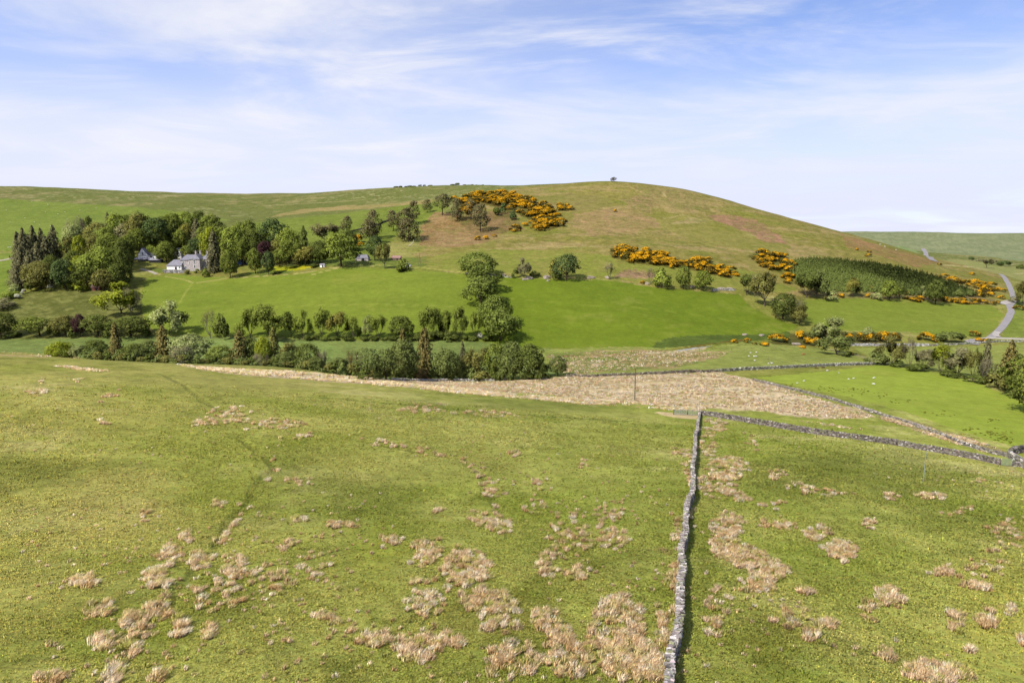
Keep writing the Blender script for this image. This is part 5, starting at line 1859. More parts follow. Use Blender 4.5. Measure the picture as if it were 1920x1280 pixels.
# kind, leaf colour, photo u, base row, top row, width px, label, [options]
T = [
    # hedgerow of half-leafed ashes on the field's lower edge
    ('ash', 'pale', 318, 629, 571, 60, 'feathery pale ash standing alone left in the half-leafed row'),
    ('bare', 'olive', 394, 634, 577, 46, 'spreading tree with bare pale branches joined to an ivy-dark neighbour'),
    ('bush', 'deep', 414, 635, 587, 30, 'dark ivy-covered mass leaning against the bare spreading tree'),
    ('ash', 'fresh', 470, 633, 582, 42, 'slim ash at the left of the widest pair in the ash row'),
    ('ash', 'mid', 506, 636, 579, 66, 'widest ash in the half-leafed row with many forks'),
    ('ash', 'olive', 546, 633, 603, 18, 'thin stunted ash between the widest ash and the straight one'),
    ('ash', 'fresh', 567, 634, 588, 30, 'straight narrow ash above the pale thicket'),
    ('ash', 'fresh', 602, 637, 585, 34, 'pale-trunked ash left of the bronze-leaved one'),
    ('ash', 'bronze', 633, 634, 591, 42, 'bronze-leaved ash in the half-leafed row'),
    ('ash', 'fresh', 663, 636, 596, 24, 'little white-stemmed ash right of the bronze-leaved one'),
    ('ash', 'pale', 691, 635, 597, 24, 'sparse silvery ash leaning toward its forked neighbour'),
    ('ash', 'fresh', 711, 636, 594, 32, 'forked ash beside the only dense round tree of the row'),
    ('round', 'deep', 752, 637, 592, 48, 'only dense dark round tree within the ash row'),
    ('ash', 'mid', 800, 635, 583, 40, 'fan-shaped ash right of the dense round tree'),
    ('ash', 'mid', 818, 635, 586, 30, 'upright ash touching the fan-shaped one'),
    ('ash', 'mid', 838, 635, 586, 30, 'many-stemmed ash third after the dense round tree'),
    ('ash', 'mid', 862, 635, 583, 32, 'tall ash with an umbrella top near the white hawthorn'),
    ('ash', 'fresh', 893, 636, 588, 26, 'small ash between the umbrella-topped one and the sycamores'),
    ('bush', 'blossom', 901, 636, 621, 13, 'white-flowering hawthorn at the foot of the lowest sycamore'),
    # the sycamores climbing the field
    ('round', 'sycamore', 895, 517, 473, 70, 'uppermost big sycamore of the line climbing the field'),
    ('round', 'sycamore', 908, 548, 497, 66, 'second sycamore down the field line, behind the third'),
    ('round', 'sycamore', 902, 573, 518, 66, 'third sycamore down the line with a dark shadowed foot'),
    ('round', 'sycamore', 928, 612, 555, 58, 'fourth sycamore down the line, just above the lowest'),
    ('round', 'sycamore', 938, 638, 582, 76, 'lowest and broadest sycamore at the bottom of the field'),
    # left hedgerow
    ('round', 'deep', 2, 631, 586, 62, 'dark tree cut by the photo edge in the left hedgerow'),
    ('round', 'mid', 75, 630, 593, 62, 'bright green round tree in the left hedgerow'),
    ('round', 'olive', 122, 629, 592, 40, 'olive tree immediately left of the purple one'),
    ('round', 'purple', 151, 631, 589, 26, 'narrow dark purple copper beech'),
    ('round', 'deep', 184, 630, 590, 52, 'dark green tree touching the purple beech'),
    ('round', 'deep', 245, 631, 592, 76, 'broad dark dome at the right end of the left hedgerow'),
    ('ash', 'lime', 228, 589, 530, 66, 'old oak with yellow-green top standing alone in the paddock'),
    ('bare', 'grey', 246, 588, 537, 52, 'greyer bare half of the oak clump in the paddock'),
    ('bush', 'grey', 12, 578, 558, 46, 'grey bushy hedge end with white blossom at the photo edge'),
    ('bush', 'blossom', 34, 560, 549, 14, 'white-flowering bush at the lower end of the blossom hedge'),
    ('bush', 'blossom', 46, 551, 541, 12, 'white-flowering bush at the upper end of the blossom hedge'),
    ('bush', 'pale', 28, 548, 530, 22, 'pale shrub at the foot of the dark conifer stand'),
    ('bush', 'fresh', 14, 560, 545, 26, 'yellow-green shrub left of the blossom hedge'),
    ('bush', 'deep', 20, 513, 505, 14, 'small dark bush poking out left of the conifer stand'),
    # front of the left wood
    ('round', 'olive', 78, 543, 492, 54, 'rounded olive-brown tree at the front left of the left wood'),
    ('bush', 'deep', 62, 544, 516, 30, 'dark low shrub under the olive-brown tree'),
    ('round', 'teal', 124, 544, 486, 46, 'blue-green tree in front of the small lime-yellow crown'),
    ('bush', 'blossom', 95, 542, 526, 13, 'white-flowering thorn under the front of the left wood'),
    ('bush', 'fresh', 128, 543, 515, 22, 'fresh green shrub at the blue-green tree\'s foot'),
    ('bush', 'lime', 152, 545, 523, 30, 'lime-tinged shrub left of the little hut'),
    ('round', 'lime', 150, 528, 479, 30, 'small lime-yellow crown in the middle of the left wood'),
    ('round', 'deep', 164, 543, 490, 46, 'very dark tree under the biggest lime-green crown'),
    ('round', 'fresh', 192, 535, 466, 68, 'biggest lime-green crown of the left wood'),
    ('round', 'olive', 196, 545, 505, 42, 'grey-olive tree directly behind the little hut'),
    ('round', 'deep', 226, 541, 494, 50, 'dark tree at the right front corner of the left wood'),
    ('round', 'deep', 233, 536, 466, 34, 'tall dark tree shading the cottage on its left'),
    ('round', 'mid', 212, 502, 440, 56, 'mid-green crown behind the biggest lime-green one'),
    ('round', 'olive', 175, 500, 448, 40, 'dull green crown left of the biggest lime-green one'),
    ('round', 'lime', 153, 503, 441, 30, 'round yellow-green crown beside the dark conifer stand'),
    ('round', 'olive', 128, 500, 443, 36, 'mustard-tinged crown at the edge of the dark conifer stand'),
    ('spruce', 'conifer', 106, 503, 424, 34, 'bulky dark conifer at the right of the conifer stand'),
    ('bush', 'brownfir', 92, 512, 473, 36, 'bronze-green tree in front of the conifer stand'),
    ('bare', 'twig', 148, 462, 404, 40, 'pale bare-twigged tree on the back edge of the left wood'),
    ('round', 'deep', 166, 448, 405, 18, 'small dark tree right of the pale bare-twigged one'),
    ('round', 'pale', 138, 466, 422, 34, 'pale crown in front of the bare-twigged tree'),
    ('round', 'olive', 186, 470, 417, 50, 'olive crown filling the back of the left wood'),
    ('spruce', 'conifer', 206, 455, 399, 22, 'lone dark conifer spire on the back edge of the left wood'),
    # wood behind the farmhouse
    ('round', 'fresh', 226, 465, 400, 46, 'light green crown right of the lone dark spire'),
    ('round', 'olive', 262, 470, 400, 44, 'olive crown on the back edge above the cottage'),
    ('round', 'grey', 236, 470, 420, 40, 'grey-brown crown above the cottage wood'),
    ('round', 'mid', 262, 476, 428, 46, 'mid-green crown directly above the cottage roof'),
    ('round', 'teal', 292, 472, 407, 54, 'large blue-green crown right above the cottage'),
    ('round', 'mid', 322, 452, 401, 46, 'soft green crown at the back between the blue-green and the tall dark one'),
    ('round', 'fresh', 350, 448, 397, 46, 'bright crown on the skyline of the farm wood'),
    ('round', 'deep', 376, 440, 395, 30, 'dark knob of a crown on the skyline of the farm wood'),
    ('spruce', 'deep', 328, 466, 412, 32, 'dark shadowy conifer behind the small white building'),
    ('round', 'bronze', 350, 466, 421, 26, 'bronze-green narrow tree between two dark ones behind the farmhouse'),
    ('spruce', 'conifer', 371, 466, 411, 30, 'dark narrow conifer right of the bronze-green tree'),
    ('round', 'mid', 398, 460, 402, 46, 'green crown at the back right of the farmhouse wood'),
    ('round', 'fresh', 286, 484, 459, 18, 'small light tree right against the cottage gable'),
    ('round', 'mid', 312, 492, 454, 38, 'rounded tree between the cottage and the small white building'),
    ('round', 'deep', 326, 491, 466, 22, 'dark lower bush-like tree left of the small white building'),
    ('round', 'mid', 352, 482, 460, 26, 'green tree right behind the farmhouse roof'),
    ('round', 'teal', 374, 488, 446, 36, 'blue-green tree rising behind the farmhouse chimneys'),
    ('spruce', 'conifer', 404, 510, 433, 36, 'tall dark conifer against the right end of the farmhouse'),
    ('round', 'lime', 398, 492, 426, 40, 'yellow-green crown behind the tall dark conifer'),
    ('round', 'fresh', 440, 498, 424, 50, 'light crown right of the tall dark conifer'),
    ('round', 'mid', 466, 480, 412, 34, 'upright mid-green crown on the farm wood skyline'),
    ('round', 'deep', 478, 492, 432, 44, 'dark crown left of the purple-dark tree'),
    ('round', 'teal', 514, 482, 410, 60, 'big dark blue-green crown topping the farm wood'),
    ('round', 'purple', 500, 500, 452, 34, 'purple-black tree sunk in the farm wood'),
    ('round', 'olive', 524, 494, 446, 36, 'dull brown-green crown right of the purple-black tree'),
    ('round', 'fresh', 544, 490, 430, 46, 'light crown left of the pointed yew'),
    ('spruce', 'deep', 572, 494, 425, 28, 'pointed dark conical yew'),
    ('round', 'mid', 542, 499, 451, 38, 'rounded tree in front of the light crown by the yew'),
    ('round', 'mid', 524, 500, 467, 30, 'small tree above the yellow garden bed'),
    ('round', 'mid', 432, 521, 471, 30, 'garden tree right of the tall conifer with a dark foot'),
    ('round', 'mid', 479, 513, 466, 30, 'garden tree beside the blue-fronted shed'),
    ('round', 'teal', 504, 515, 471, 24, 'slim garden tree on a bare stem by the yellow bed'),
    ('round', 'bronze', 573, 498, 462, 40, 'golden-green tree in front of the pointed yew'),
    ('round', 'deep', 600, 494, 452, 36, 'very dark tree right of the golden-green one'),
    ('ash', 'pine', 616, 460, 417, 52, 'dark domed pine with spreading limbs above the farm wood'),
    ('pine', 'pine', 650, 438, 405, 22, 'small lone pine with a bare stem by the old dyke'),
    ('round', 'fresh', 640, 500, 437, 66, 'biggest bright green tree left of the stable roof'),
    ('round', 'deep', 652, 470, 432, 34, 'dark crown behind the biggest bright green tree'),
    ('bush', 'deep', 382, 514, 503, 14, 'dark shrub at the farmhouse corner'),
    ('bush', 'fresh', 370, 512, 503, 12, 'light shrub against the farmhouse front'),
    ('bush', 'mid', 387, 519, 503, 16, 'upright shrub left of the tall conifer foot'),
    ('bush', 'olive', 350, 514, 505, 12, 'shrub at the right end of the grey garden wall'),
    ('bush', 'deep', 520, 514, 507, 22, 'clipped dark hedge below the yellow bed'),
    ('bush', 'deep', 548, 501, 495, 30, 'dark clipped hedge behind the yellow bed'),
    ('bush', 'deep', 590, 501, 494, 22, 'dark hedge left of the tiny white shed'),
    ('pine', 'pine', 699, 448, 394, 30, 'taller pine of the dark pair above the stable'),
    ('pine', 'pine', 692, 457, 412, 38, 'shorter bushy pine of the dark pair above the stable'),
    ('round', 'teal', 703, 489, 441, 32, 'blue-green tree between the stable and the pines'),
    ('ash', 'olive', 722, 504, 456, 28, 'thin ivy-stemmed tree right of the stable'),
    ('bush', 'mid', 757, 508, 484, 30, 'leafy shrub in front of the hen house'),
    ('bush', 'deep', 752, 509, 500, 20, 'dark low shrub under the leafy one by the hen house'),
    # scots pines on the brown slope
    ('pine', 'pine', 738, 433, 394, 26, 'leaning pine at the left of the main pine clump'),
    ('pine', 'pine', 758, 450, 391, 38, 'broad pine in the middle of the main pine clump'),
    ('pine', 'pine', 766, 453, 410, 40, 'lowest pine of the main clump with a pale trunk'),
    ('pine', 'pine', 775, 422, 377, 26, 'tallest-topped pine behind the main clump'),
    ('pine', 'pine', 801, 399, 374, 20, 'small round pine alone left of the umbrella-shaped one'),
    ('pine', 'pine', 829, 404, 364, 36, 'umbrella-shaped pine at the left end of the big gorse thicket'),
    ('pine', 'pine', 857, 414, 372, 24, 'thin-stemmed pine at the left inside the big gorse thicket'),
    ('pine', 'pine', 883, 412, 374, 26, 'pine in the middle of the big gorse thicket'),
    ('pine', 'pine', 901, 435, 382, 34, 'heavy dark pine at the lower edge of the big gorse thicket'),
    ('bush', 'teal', 945, 400, 379, 18, 'grey-green thorn inside the big gorse thicket'),
    ('bush', 'teal', 963, 412, 392, 16, 'grey-green shrub below the thorn in the gorse thicket'),
    ('bush', 'deep', 932, 404, 386, 18, 'dark juniper-like shrub left of the thorn in the gorse'),
    ('pine', 'pine', 1148, 341, 333, 8, 'tiny wind-bent pine on the hilltop, shorter one'),
    ('pine', 'pine', 1152, 341, 332, 9, 'tiny wind-bent pine on the hilltop, taller one'),
    # thorn trees along the top of the right-hand field
    ('ash', 'grey', 983, 522, 484, 26, 'leaning half-bare hawthorn above the wide boulder'),
    ('bush', 'deep', 967, 521, 503, 16, 'small dark bush left of the leaning hawthorn'),
    ('bush', 'deep', 1003, 517, 507, 22, 'low dark scrub right of the leaning hawthorn'),
    ('round', 'teal', 1062, 525, 476, 50, 'holly-dark round tree on the field\'s top edge'),
    ('bush', 'bronze', 1038, 518, 482, 20, 'bronze bush joined to the holly-dark tree'),
    ('bush', 'deep', 1042, 524, 504, 22, 'dark skirt of shrub under the holly-dark tree'),
    ('bare', 'twig', 1142, 524, 489, 24, 'bare hawthorn left of the eroded bank'),
    ('bare', 'twig', 1219, 533, 499, 22, 'bare hawthorn right of the eroded bank'),
    ('bush', 'fresh', 1242, 539, 501, 34, 'light green bush right of the eroded bank'),
    ('round', 'mid', 1281, 542, 499, 28, 'upright green tree below the long gorse band'),
    ('round', 'fresh', 1318, 545, 507, 34, 'rounded light green tree below the gorse band\'s middle'),
    ('ash', 'deep', 1399, 553, 513, 34, 'dark thorn at the head of the diagonal tree line'),
    ('bare', 'twig', 1414, 556, 511, 26, 'bare thorn behind the head of the diagonal tree line'),
    ('ash', 'olive', 1434, 574, 511, 46, 'olive tree in the middle of the diagonal line'),
    ('round', 'deep', 1468, 599, 549, 48, 'dark dense tree low on the diagonal line'),
    ('bare', 'grey', 1489, 602, 552, 40, 'grey bare tree against the dark dense one'),
    ('ash', 'olive', 1499, 609, 572, 28, 'last thin tree at the foot of the diagonal line'),
    # in front of the plantation
    ('ash', 'deep', 1512, 558, 512, 46, 'dark grey thicket-like tree at the plantation\'s left corner'),
    ('ash', 'willow', 1530, 556, 506, 44, 'taller grey-green tree at the plantation\'s left corner'),
    ('bush', 'pale', 1560, 563, 543, 26, 'pale bush in front of the plantation\'s left corner'),
    ('ash', 'bronze', 1598, 557, 521, 28, 'olive-yellow tree standing against the plantation'),
    ('bush', 'pale', 1643, 562, 546, 20, 'small pale bush left of the bright plantation-edge tree'),
    ('round', 'fresh', 1667, 564, 526, 30, 'bright green tree on the plantation\'s lower edge'),
    ('round', 'deep', 1686, 560, 532, 24, 'dark tree touching the bright plantation-edge one'),
    ('ash', 'pale', 1731, 561, 536, 16, 'thin pale tree left of the black-green one'),
    ('round', 'deep', 1753, 571, 524, 36, 'black-green tree with a heavy shadow on the field edge'),
    ('bush', 'willow', 1800, 556, 540, 22, 'scrubby green bush at the plantation\'s right tip'),
    ('bush', 'willow', 1820, 556, 542, 20, 'last green bush beyond the plantation\'s right tip'),
    # roadside and stream
    ('ash', 'pale', 1556, 640, 594, 44, 'tall wispy pale tree in the gorse hedge'),
    ('bush', 'willow', 1530, 632, 608, 36, 'grey-green bush left of the wispy pale tree'),
    ('ash', 'willow', 1568, 664, 618, 58, 'broad grey-green willow at the end of the gorse hedge'),
    ('bush', 'deep', 1582, 668, 646, 24, 'dark green bush at the willow\'s foot'),
    ('bush', 'pale', 1628, 628, 612, 22, 'pale crown rising out of the dark gorse hedge'),
    ('bush', 'willow', 1783, 641, 617, 44, 'dark grey willow bush by the road junction'),
    ('bush', 'willow', 1760, 641, 624, 22, 'smaller grey bush between the gorse and the dark willow'),
    # trees along the stream at the right
    ('bush', 'willow', 1642, 682, 656, 44, 'low spreading grey-green bush at the start of the stream trees'),
    ('ash', 'olive', 1672, 685, 630, 44, 'wide-armed olive tree at the corner of the bright field'),
    ('bare', 'twig', 1705, 690, 628, 30, 'grey bare tree right of the wide-armed one'),
    ('ash', 'grey', 1730, 693, 654, 34, 'hazy grey-green small tree left of the lime one'),
    ('ash', 'lime', 1762, 700, 642, 38, 'lime-green tree among bare stream-side trees'),
    ('ash', 'grey', 1796, 706, 650, 48, 'soft grey-green tree right of the lime one'),
    ('ash', 'olive', 1824, 713, 653, 30, 'thin see-through tree left of the first fir'),
    ('spruce', 'conifer', 1846, 708, 637, 24, 'slim fir spire behind the bare stream trees'),
    ('bare', 'twig', 1846, 718, 667, 38, 'bare twiggy tree in front of the slim fir'),
    ('spruce', 'brownfir', 1888, 726, 640, 46, 'broader brown-green fir near the photo edge'),
    ('bush', 'olive', 1870, 730, 690, 44, 'olive bush under the broader fir'),
    ('round', 'mid', 1912, 748, 664, 66, 'big bright tree at the right photo edge, the upper one'),
    ('round', 'mid', 1934, 774, 700, 84, 'big bright tree at the right photo edge, the lower one'),
    ('bush', 'deep', 1720, 695, 678, 40, 'dark undergrowth below the hazy grey-green tree'),
    ('bush', 'deep', 1686, 688, 674, 30, 'dark undergrowth below the wide-armed tree'),
    ('bush', 'deep', 1786, 706, 690, 40, 'dark undergrowth right of the lime-green tree'),
    ('bush', 'deep', 1828, 717, 700, 40, 'dark undergrowth below the thin see-through tree'),
    # road side at the far right
    ('ash', 'olive', 1916, 572, 528, 32, 'olive roadside tree cut by the right photo edge'),
    ('bush', 'grey', 1900, 567, 555, 16, 'grey bush at the bend of the road'),
    # far valley shrubs
    ('bush', 'teal', 1821, 488, 480, 11, 'round dark shrub at the left of the far valley hedge'),
    ('ash', 'grey', 1849, 502, 484, 18, 'grey-green tree in the far valley hedge'),
    ('bush', 'grey', 1835, 490, 484, 14, 'brownish shrub second in the far valley hedge'),
    ('bush', 'teal', 1883, 499, 486, 24, 'broad dark shrub in the far valley hedge'),
    ('bush', 'grey', 1866, 494, 487, 14, 'small shrub left of the broad dark far one'),
    ('bush', 'deep', 1916, 504, 495, 18, 'dark shrub at the right end of the far valley hedge'),
    # big trees of the near river belt (their feet lie hidden by the crest)
    ('round', 'lime', 115, 672, 641, 46, 'lime-yellow bush-like tree at the left end of the river belt', dict(Y=250)),
    ('ash', 'pale', 146, 674, 648, 28, 'pale wispy shrub right of the lime-yellow tree', dict(Y=248)),
    ('round', 'deep', 182, 678, 637, 46, 'dark round tree left of the first brownish fir', dict(Y=248)),
    ('spruce', 'brownfir', 221, 684, 607, 34, 'first brownish fir of the river belt', dict(Y=246)),
    ('round', 'deep', 252, 688, 645, 44, 'dark leafy tree right of the first brownish fir', dict(Y=244)),
    ('round', 'willow', 280, 688, 638, 44, 'dark leafy tree left of the second brownish fir', dict(Y=246)),
    ('spruce', 'brownfir', 310, 690, 611, 40, 'second brownish fir, the reddest one', dict(Y=246)),
    ('round', 'pale', 358, 690, 628, 76, 'pale creamy flowering tree in the river belt', dict(Y=246)),
    ('bare', 'twig', 342, 692, 645, 42, 'leafless grey tree in front of the creamy flowering tree', dict(Y=228)),
    ('round', 'mid', 414, 696, 648, 50, 'mid-green tree right of the creamy flowering tree', dict(Y=240)),
    ('spruce', 'brownfir', 453, 699, 619, 42, 'third brownish fir with a sharp tip', dict(Y=240)),
    ('round', 'deep', 478, 698, 632, 40, 'dark tree behind the third brownish fir', dict(Y=244)),
    ('round', 'lime', 496, 690, 633, 28, 'yellow-green small crown right of the third fir', dict(Y=238)),
    ('spruce', 'olive', 516, 695, 614, 34, 'narrow dark fir with yellow-green edges', dict(Y=244)),
    ('bare', 'twig', 490, 702, 661, 32, 'white-stemmed birch leaning in the belt', dict(Y=226, bark=M_BARKP)),
    ('ash', 'olive', 545, 704, 640, 44, 'grey-olive tree right of the narrow dark fir', dict(Y=242)),
    ('round', 'willow', 536, 704, 660, 40, 'green mound under the grey-olive tree', dict(Y=234)),
    ('round', 'deep', 578, 706, 644, 50, 'dark round tree left of the pinkish bare one', dict(Y=236)),
    ('bare', 'twig', 606, 706, 655, 30, 'pinkish bare tree in the middle of the belt', dict(Y=236)),
    ('round', 'willow', 596, 708, 668, 30, 'low green tree below the pinkish bare one', dict(Y=230)),
    ('round', 'willow', 638, 709, 671, 32, 'low green tree left of the brown bare one', dict(Y=232)),
    ('bare', 'ginger', 660, 711, 655, 34, 'brown bare tree by the crossarm pole', dict(Y=236)),
    ('open', 'willow', 690, 712, 651, 50, 'grey-green willow behind the crossarm pole'),
    ('open', 'willow', 724, 714, 653, 48, 'grey-green willow right of the crossarm pole'),
    ('round', 'willow', 755, 714, 638, 54, 'tallest willow left of the brown fir pair'),
    ('spruce', 'brownfir', 757, 700, 617, 32, 'brown fir tip rising above the tallest willow'),
    ('spruce', 'brownfir', 797, 708, 616, 46, 'full brown fir in the middle of the willows'),
    ('bush', 'ginger', 786, 713, 686, 40, 'brown scrub at the full brown fir\'s foot'),
    ('round', 'willow', 838, 713, 655, 48, 'green willow right of the full brown fir'),
    ('spruce', 'conifer', 868, 706, 642, 22, 'little fir tip among the right-hand willows'),
    ('round', 'deep', 866, 712, 678, 32, 'dark tree below the little fir tip'),
    ('ash', 'olive', 898, 713, 653, 52, 'twiggy yellow-brown willow right of the little fir tip'),
    ('bush', 'olive', 905, 713, 688, 46, 'low brown-green scrub under the twiggy willow'),
    ('round', 'mid', 930, 712, 643, 46, 'lime-flecked tree right of the twiggy willow'),
    ('round', 'willow', 962, 712, 640, 46, 'tall tree in the right part of the belt'),
    ('round', 'deep', 992, 711, 643, 54, 'dark tree closing the right end of the belt'),
    ('ash', 'deep', 1013, 710, 668, 26, 'thin dark sapling between the belt and the last round tree'),
    ('round', 'willow', 1046, 705, 667, 36, 'separate round tree past the right end of the belt'),
]
for row in T:
    opt = row[7] if len(row) > 7 else {}
    g = {'ash': 'half-leafed trees', 'pine': 'pines', 'spruce': 'conifers', 'round': 'leafy trees', 'bare': 'bare trees', 'bush': 'shrubs', 'open': 'leafy trees'}[row[0]]
    tree(*row[:7], group=g, **opt)

# the dark conifer stand at the wood's left end: nothing tells its inner trees apart
for u, vb, vt, w in [(40, 520, 437, 24), (52, 525, 430, 26), (60, 515, 440, 24), (70, 520, 426, 26), (84, 515, 430, 26), (46, 535, 462, 28), (62, 536, 470, 28), (76, 525, 455, 28), (92, 520, 445, 26), (36, 535, 480, 24), (34, 541, 498, 20), (98, 508, 440, 24)]:
    tree('spruce', 'conifer', u, vb, vt, w * 1.35, 'dark grey-green conifer packed in the stand at the left end of the wood', 'conifer stand')
# fill inside the woods
for u, vb, vt, w in [(205, 490, 425, 40), (240, 492, 440, 36), (300, 470, 425, 40), (340, 470, 430, 30), (385, 470, 425, 36), (420, 480, 425, 40), (455, 498, 448, 36), (495, 480, 430, 40), (530, 484, 440, 36), (560, 497, 455, 26), (450, 470, 418, 34), (310, 455, 408, 36), (245, 455, 402, 36), (275, 455, 405, 40)]:
    tree('round', 'mid', u, vb, vt, w, 'unremarkable green crown inside the farm wood', 'inner trees of the farm wood')
for u, vb, vt, w in [(100, 530, 480, 36), (140, 520, 470, 34), (178, 525, 475, 36), (215, 530, 470, 40), (232, 510, 450, 36)]:
    tree('round', 'deep', u, vb, vt, w, 'unremarkable dark crown inside the left wood', 'inner trees of the left wood')

# dark hedge shrubs under the ash row
for u, vt, w in [(577, 626, 18), (590, 628, 22), (610, 630, 18), (626, 629, 20), (645, 624, 30), (655, 628, 22), (682, 630, 20), (698, 627, 24), (725, 630, 22), (738, 628, 22), (772, 626, 24), (787, 622, 28), (806, 617, 34), (822, 620, 30), (838, 620, 30), (852, 624, 26), (870, 627, 24), (886, 629, 20), (914, 627, 22), (926, 630, 20)]:
    tree('bush', 'deep', u, 638, vt, w, 'dark low hedge shrub under the half-leafed ash row', 'hedge shrubs under the ash row')
for u, vb, vt, w in [(22, 632, 618, 30), (100, 631, 610, 24), (140, 632, 610, 22), (205, 631, 606, 30), (275, 632, 612, 20)]:
    tree('bush', 'deep', u, vb, vt, w, 'dark low shrub filling a gap in the left hedgerow', 'shrubs in the left hedgerow')
for i, u in enumerate(range(166, 740, 13)):
    f = (u - 166) / 574
    tree('bush', ('deep', 'willow', 'olive')[i % 3], u + random.uniform(-4, 4), 690 + 22 * f, 657 + 22 * f + random.uniform(-4, 8), random.uniform(24, 36), 'green undergrowth filling the gaps between the trees of the river belt', 'undergrowth of the river belt', Y=238 - 10 * f)
for i, u in enumerate(range(690, 1025, 15)):
    tree('bush', ('deep', 'willow')[i % 2], u + random.uniform(-4, 4), 713 - (u > 960) * 2, 686 + random.uniform(-6, 8), random.uniform(22, 32), 'dark shrub at the foot of the willows', 'shrubs at the willows')
# far hedge line on the ridge skyline
for u in range(742, 995, 9):
    if 806 < u < 846:
        continue
    uu = u + random.uniform(-3, 3)
    dx, dz = pixdir(uu, 350)
    Yr = 900
    x = float(dx * Yr)
    z = H([x], [Yr])[0]
    o = link('shrub', BUSH[u % 3])
    o.material_slots[0].link = 'OBJECT'
    o.material_slots[0].material = LEAF['deep']
    o.location = (x, Yr, z - .3)
    o.scale = (random.uniform(4, 8), 4, random.uniform(1.8, 3.2) if not 850 < u < 862 else 4.5)
    tag(o, 'tiny dark tree in the far row along the ridge skyline', 'shrub', 'far row on the ridge skyline')

# ---------------------------------------------------------------- gorse
def poisson_px(poly, r, n, seed):
    rng = np.random.default_rng(seed)
    pa = np.array(poly)
    lo, hi = pa.min(0), pa.max(0)
    out = []
    for _ in range(n * 60):
        p = rng.uniform(lo, hi)
        if not inpoly(np.array([p[0]]), np.array([p[1]]), poly)[0]:
            continue
        if all(((p[0] - q[0]) / r) ** 2 + ((p[1] - q[1]) / (r * .6)) ** 2 > 1 for q in out):
            out.append(p)
            if len(out) >= n:
                break
    return out


def gorse(u, v, w, h, bloom, label, group):
    p = ray([u], [v])[0]
    s = scale_at(p)
    o = link('gorse_bush', GORSE[bloom])
    if len(o.data.materials) == 0:
        o.data.materials.append(M_GORSE)
    o.location = (p[0], p[1], p[2] - .15)
    wm, hm = w * s, h * s
    o.scale = (wm, wm * random.uniform(.9, 1.2), hm)
    o.rotation_euler = (0, 0, random.uniform(0, 6.28))
    tag(o, label, 'gorse bush', group)


PATCH = [
    ([(848, 378), (868, 366), (905, 362), (960, 364), (985, 374), (1010, 380), (1035, 394), (1060, 420), (1045, 428), (1020, 432), (1000, 412), (965, 398), (930, 388), (905, 380), (870, 392), (855, 390)], 4.4, 116, 14, 9, 'orange-flowered gorse bush in the big thicket on the upper hill', 'big gorse thicket on the upper hill'),
    ([(962, 425), (1000, 410), (1050, 425), (1020, 434), (985, 430)], 6, 14, 12, 8, 'orange gorse bush at the lower right of the big thicket', 'lower right of the big gorse thicket'),
    ([(858, 395), (880, 390), (880, 402), (862, 404)], 6, 5, 12, 8, 'gorse bush under the thin-stemmed pine in the thicket', 'gorse under the pines'),
    ([(1040, 384), (1058, 380), (1072, 392), (1068, 400), (1045, 396)], 6, 6, 11, 8, 'gorse bush in the small outlying group right of the thicket', 'gorse right of the thicket'),
    ([(955, 430), (975, 424), (975, 436), (960, 438)], 6, 4, 11, 8, 'gorse bush in the low clump beneath the thicket', 'clump beneath the thicket'),
    ([(1146, 470), (1170, 466), (1200, 472), (1225, 474), (1260, 482), (1270, 496), (1300, 488), (1330, 490), (1360, 502), (1382, 516), (1370, 522), (1340, 516), (1310, 508), (1270, 500), (1225, 496), (1190, 494), (1150, 484)], 5.2, 76, 16, 10, 'golden gorse bush in the long band across the lower hill', 'long gorse band on the lower hill'),
    ([(1400, 478), (1425, 474), (1470, 480), (1482, 496), (1482, 512), (1460, 512), (1430, 500), (1415, 488)], 6.4, 24, 15, 10, 'golden gorse bush in the slanting patch left of the plantation', 'slanting gorse patch by the plantation'),
    ([(1466, 520), (1482, 518), (1484, 530), (1474, 533)], 7, 5, 13, 9, 'brightest gorse bush in the tight clump below the slanting patch', 'bright clump by the plantation'),
    ([(1756, 514), (1790, 524), (1815, 532), (1830, 530), (1860, 538), (1888, 546), (1870, 549), (1830, 540), (1800, 534)], 8, 15, 14, 8, 'golden gorse bush in the strip above the plantation\'s right tip', 'gorse strip above the plantation tip'),
    ([(1830, 546), (1852, 544), (1860, 556), (1838, 558)], 7, 6, 14, 9, 'gorse bush in the group by the plantation\'s right tip', 'gorse group at the plantation tip'),
    ([(1768, 562), (1800, 563), (1875, 568), (1872, 572), (1800, 570), (1768, 568)], 8.5, 13, 14, 7, 'gorse bush in the hedge along the top of the right-hand meadow', 'gorse hedge along the meadow top'),
    ([(1696, 560), (1728, 561), (1728, 566), (1696, 566)], 8, 4, 14, 7, 'gorse bush in the short hedge left of the black-green tree', 'short gorse hedge'),
]
for k, (poly, r, n, w, h, lab, grp) in enumerate(PATCH):
    P_ = poisson_px(poly, r, n, 100 + k)
    P_.sort(key=lambda p: p[1])
    for j, (u, v) in enumerate(P_):
        bl = random.choices((0, 1, 2, 3), (.26, .32, .28, .14))[0]
        f = random.uniform(.75, 1.3)
        gorse(u, v, w * f * 1.3, h * f * random.uniform(.75, 1.2), bl, lab, grp)
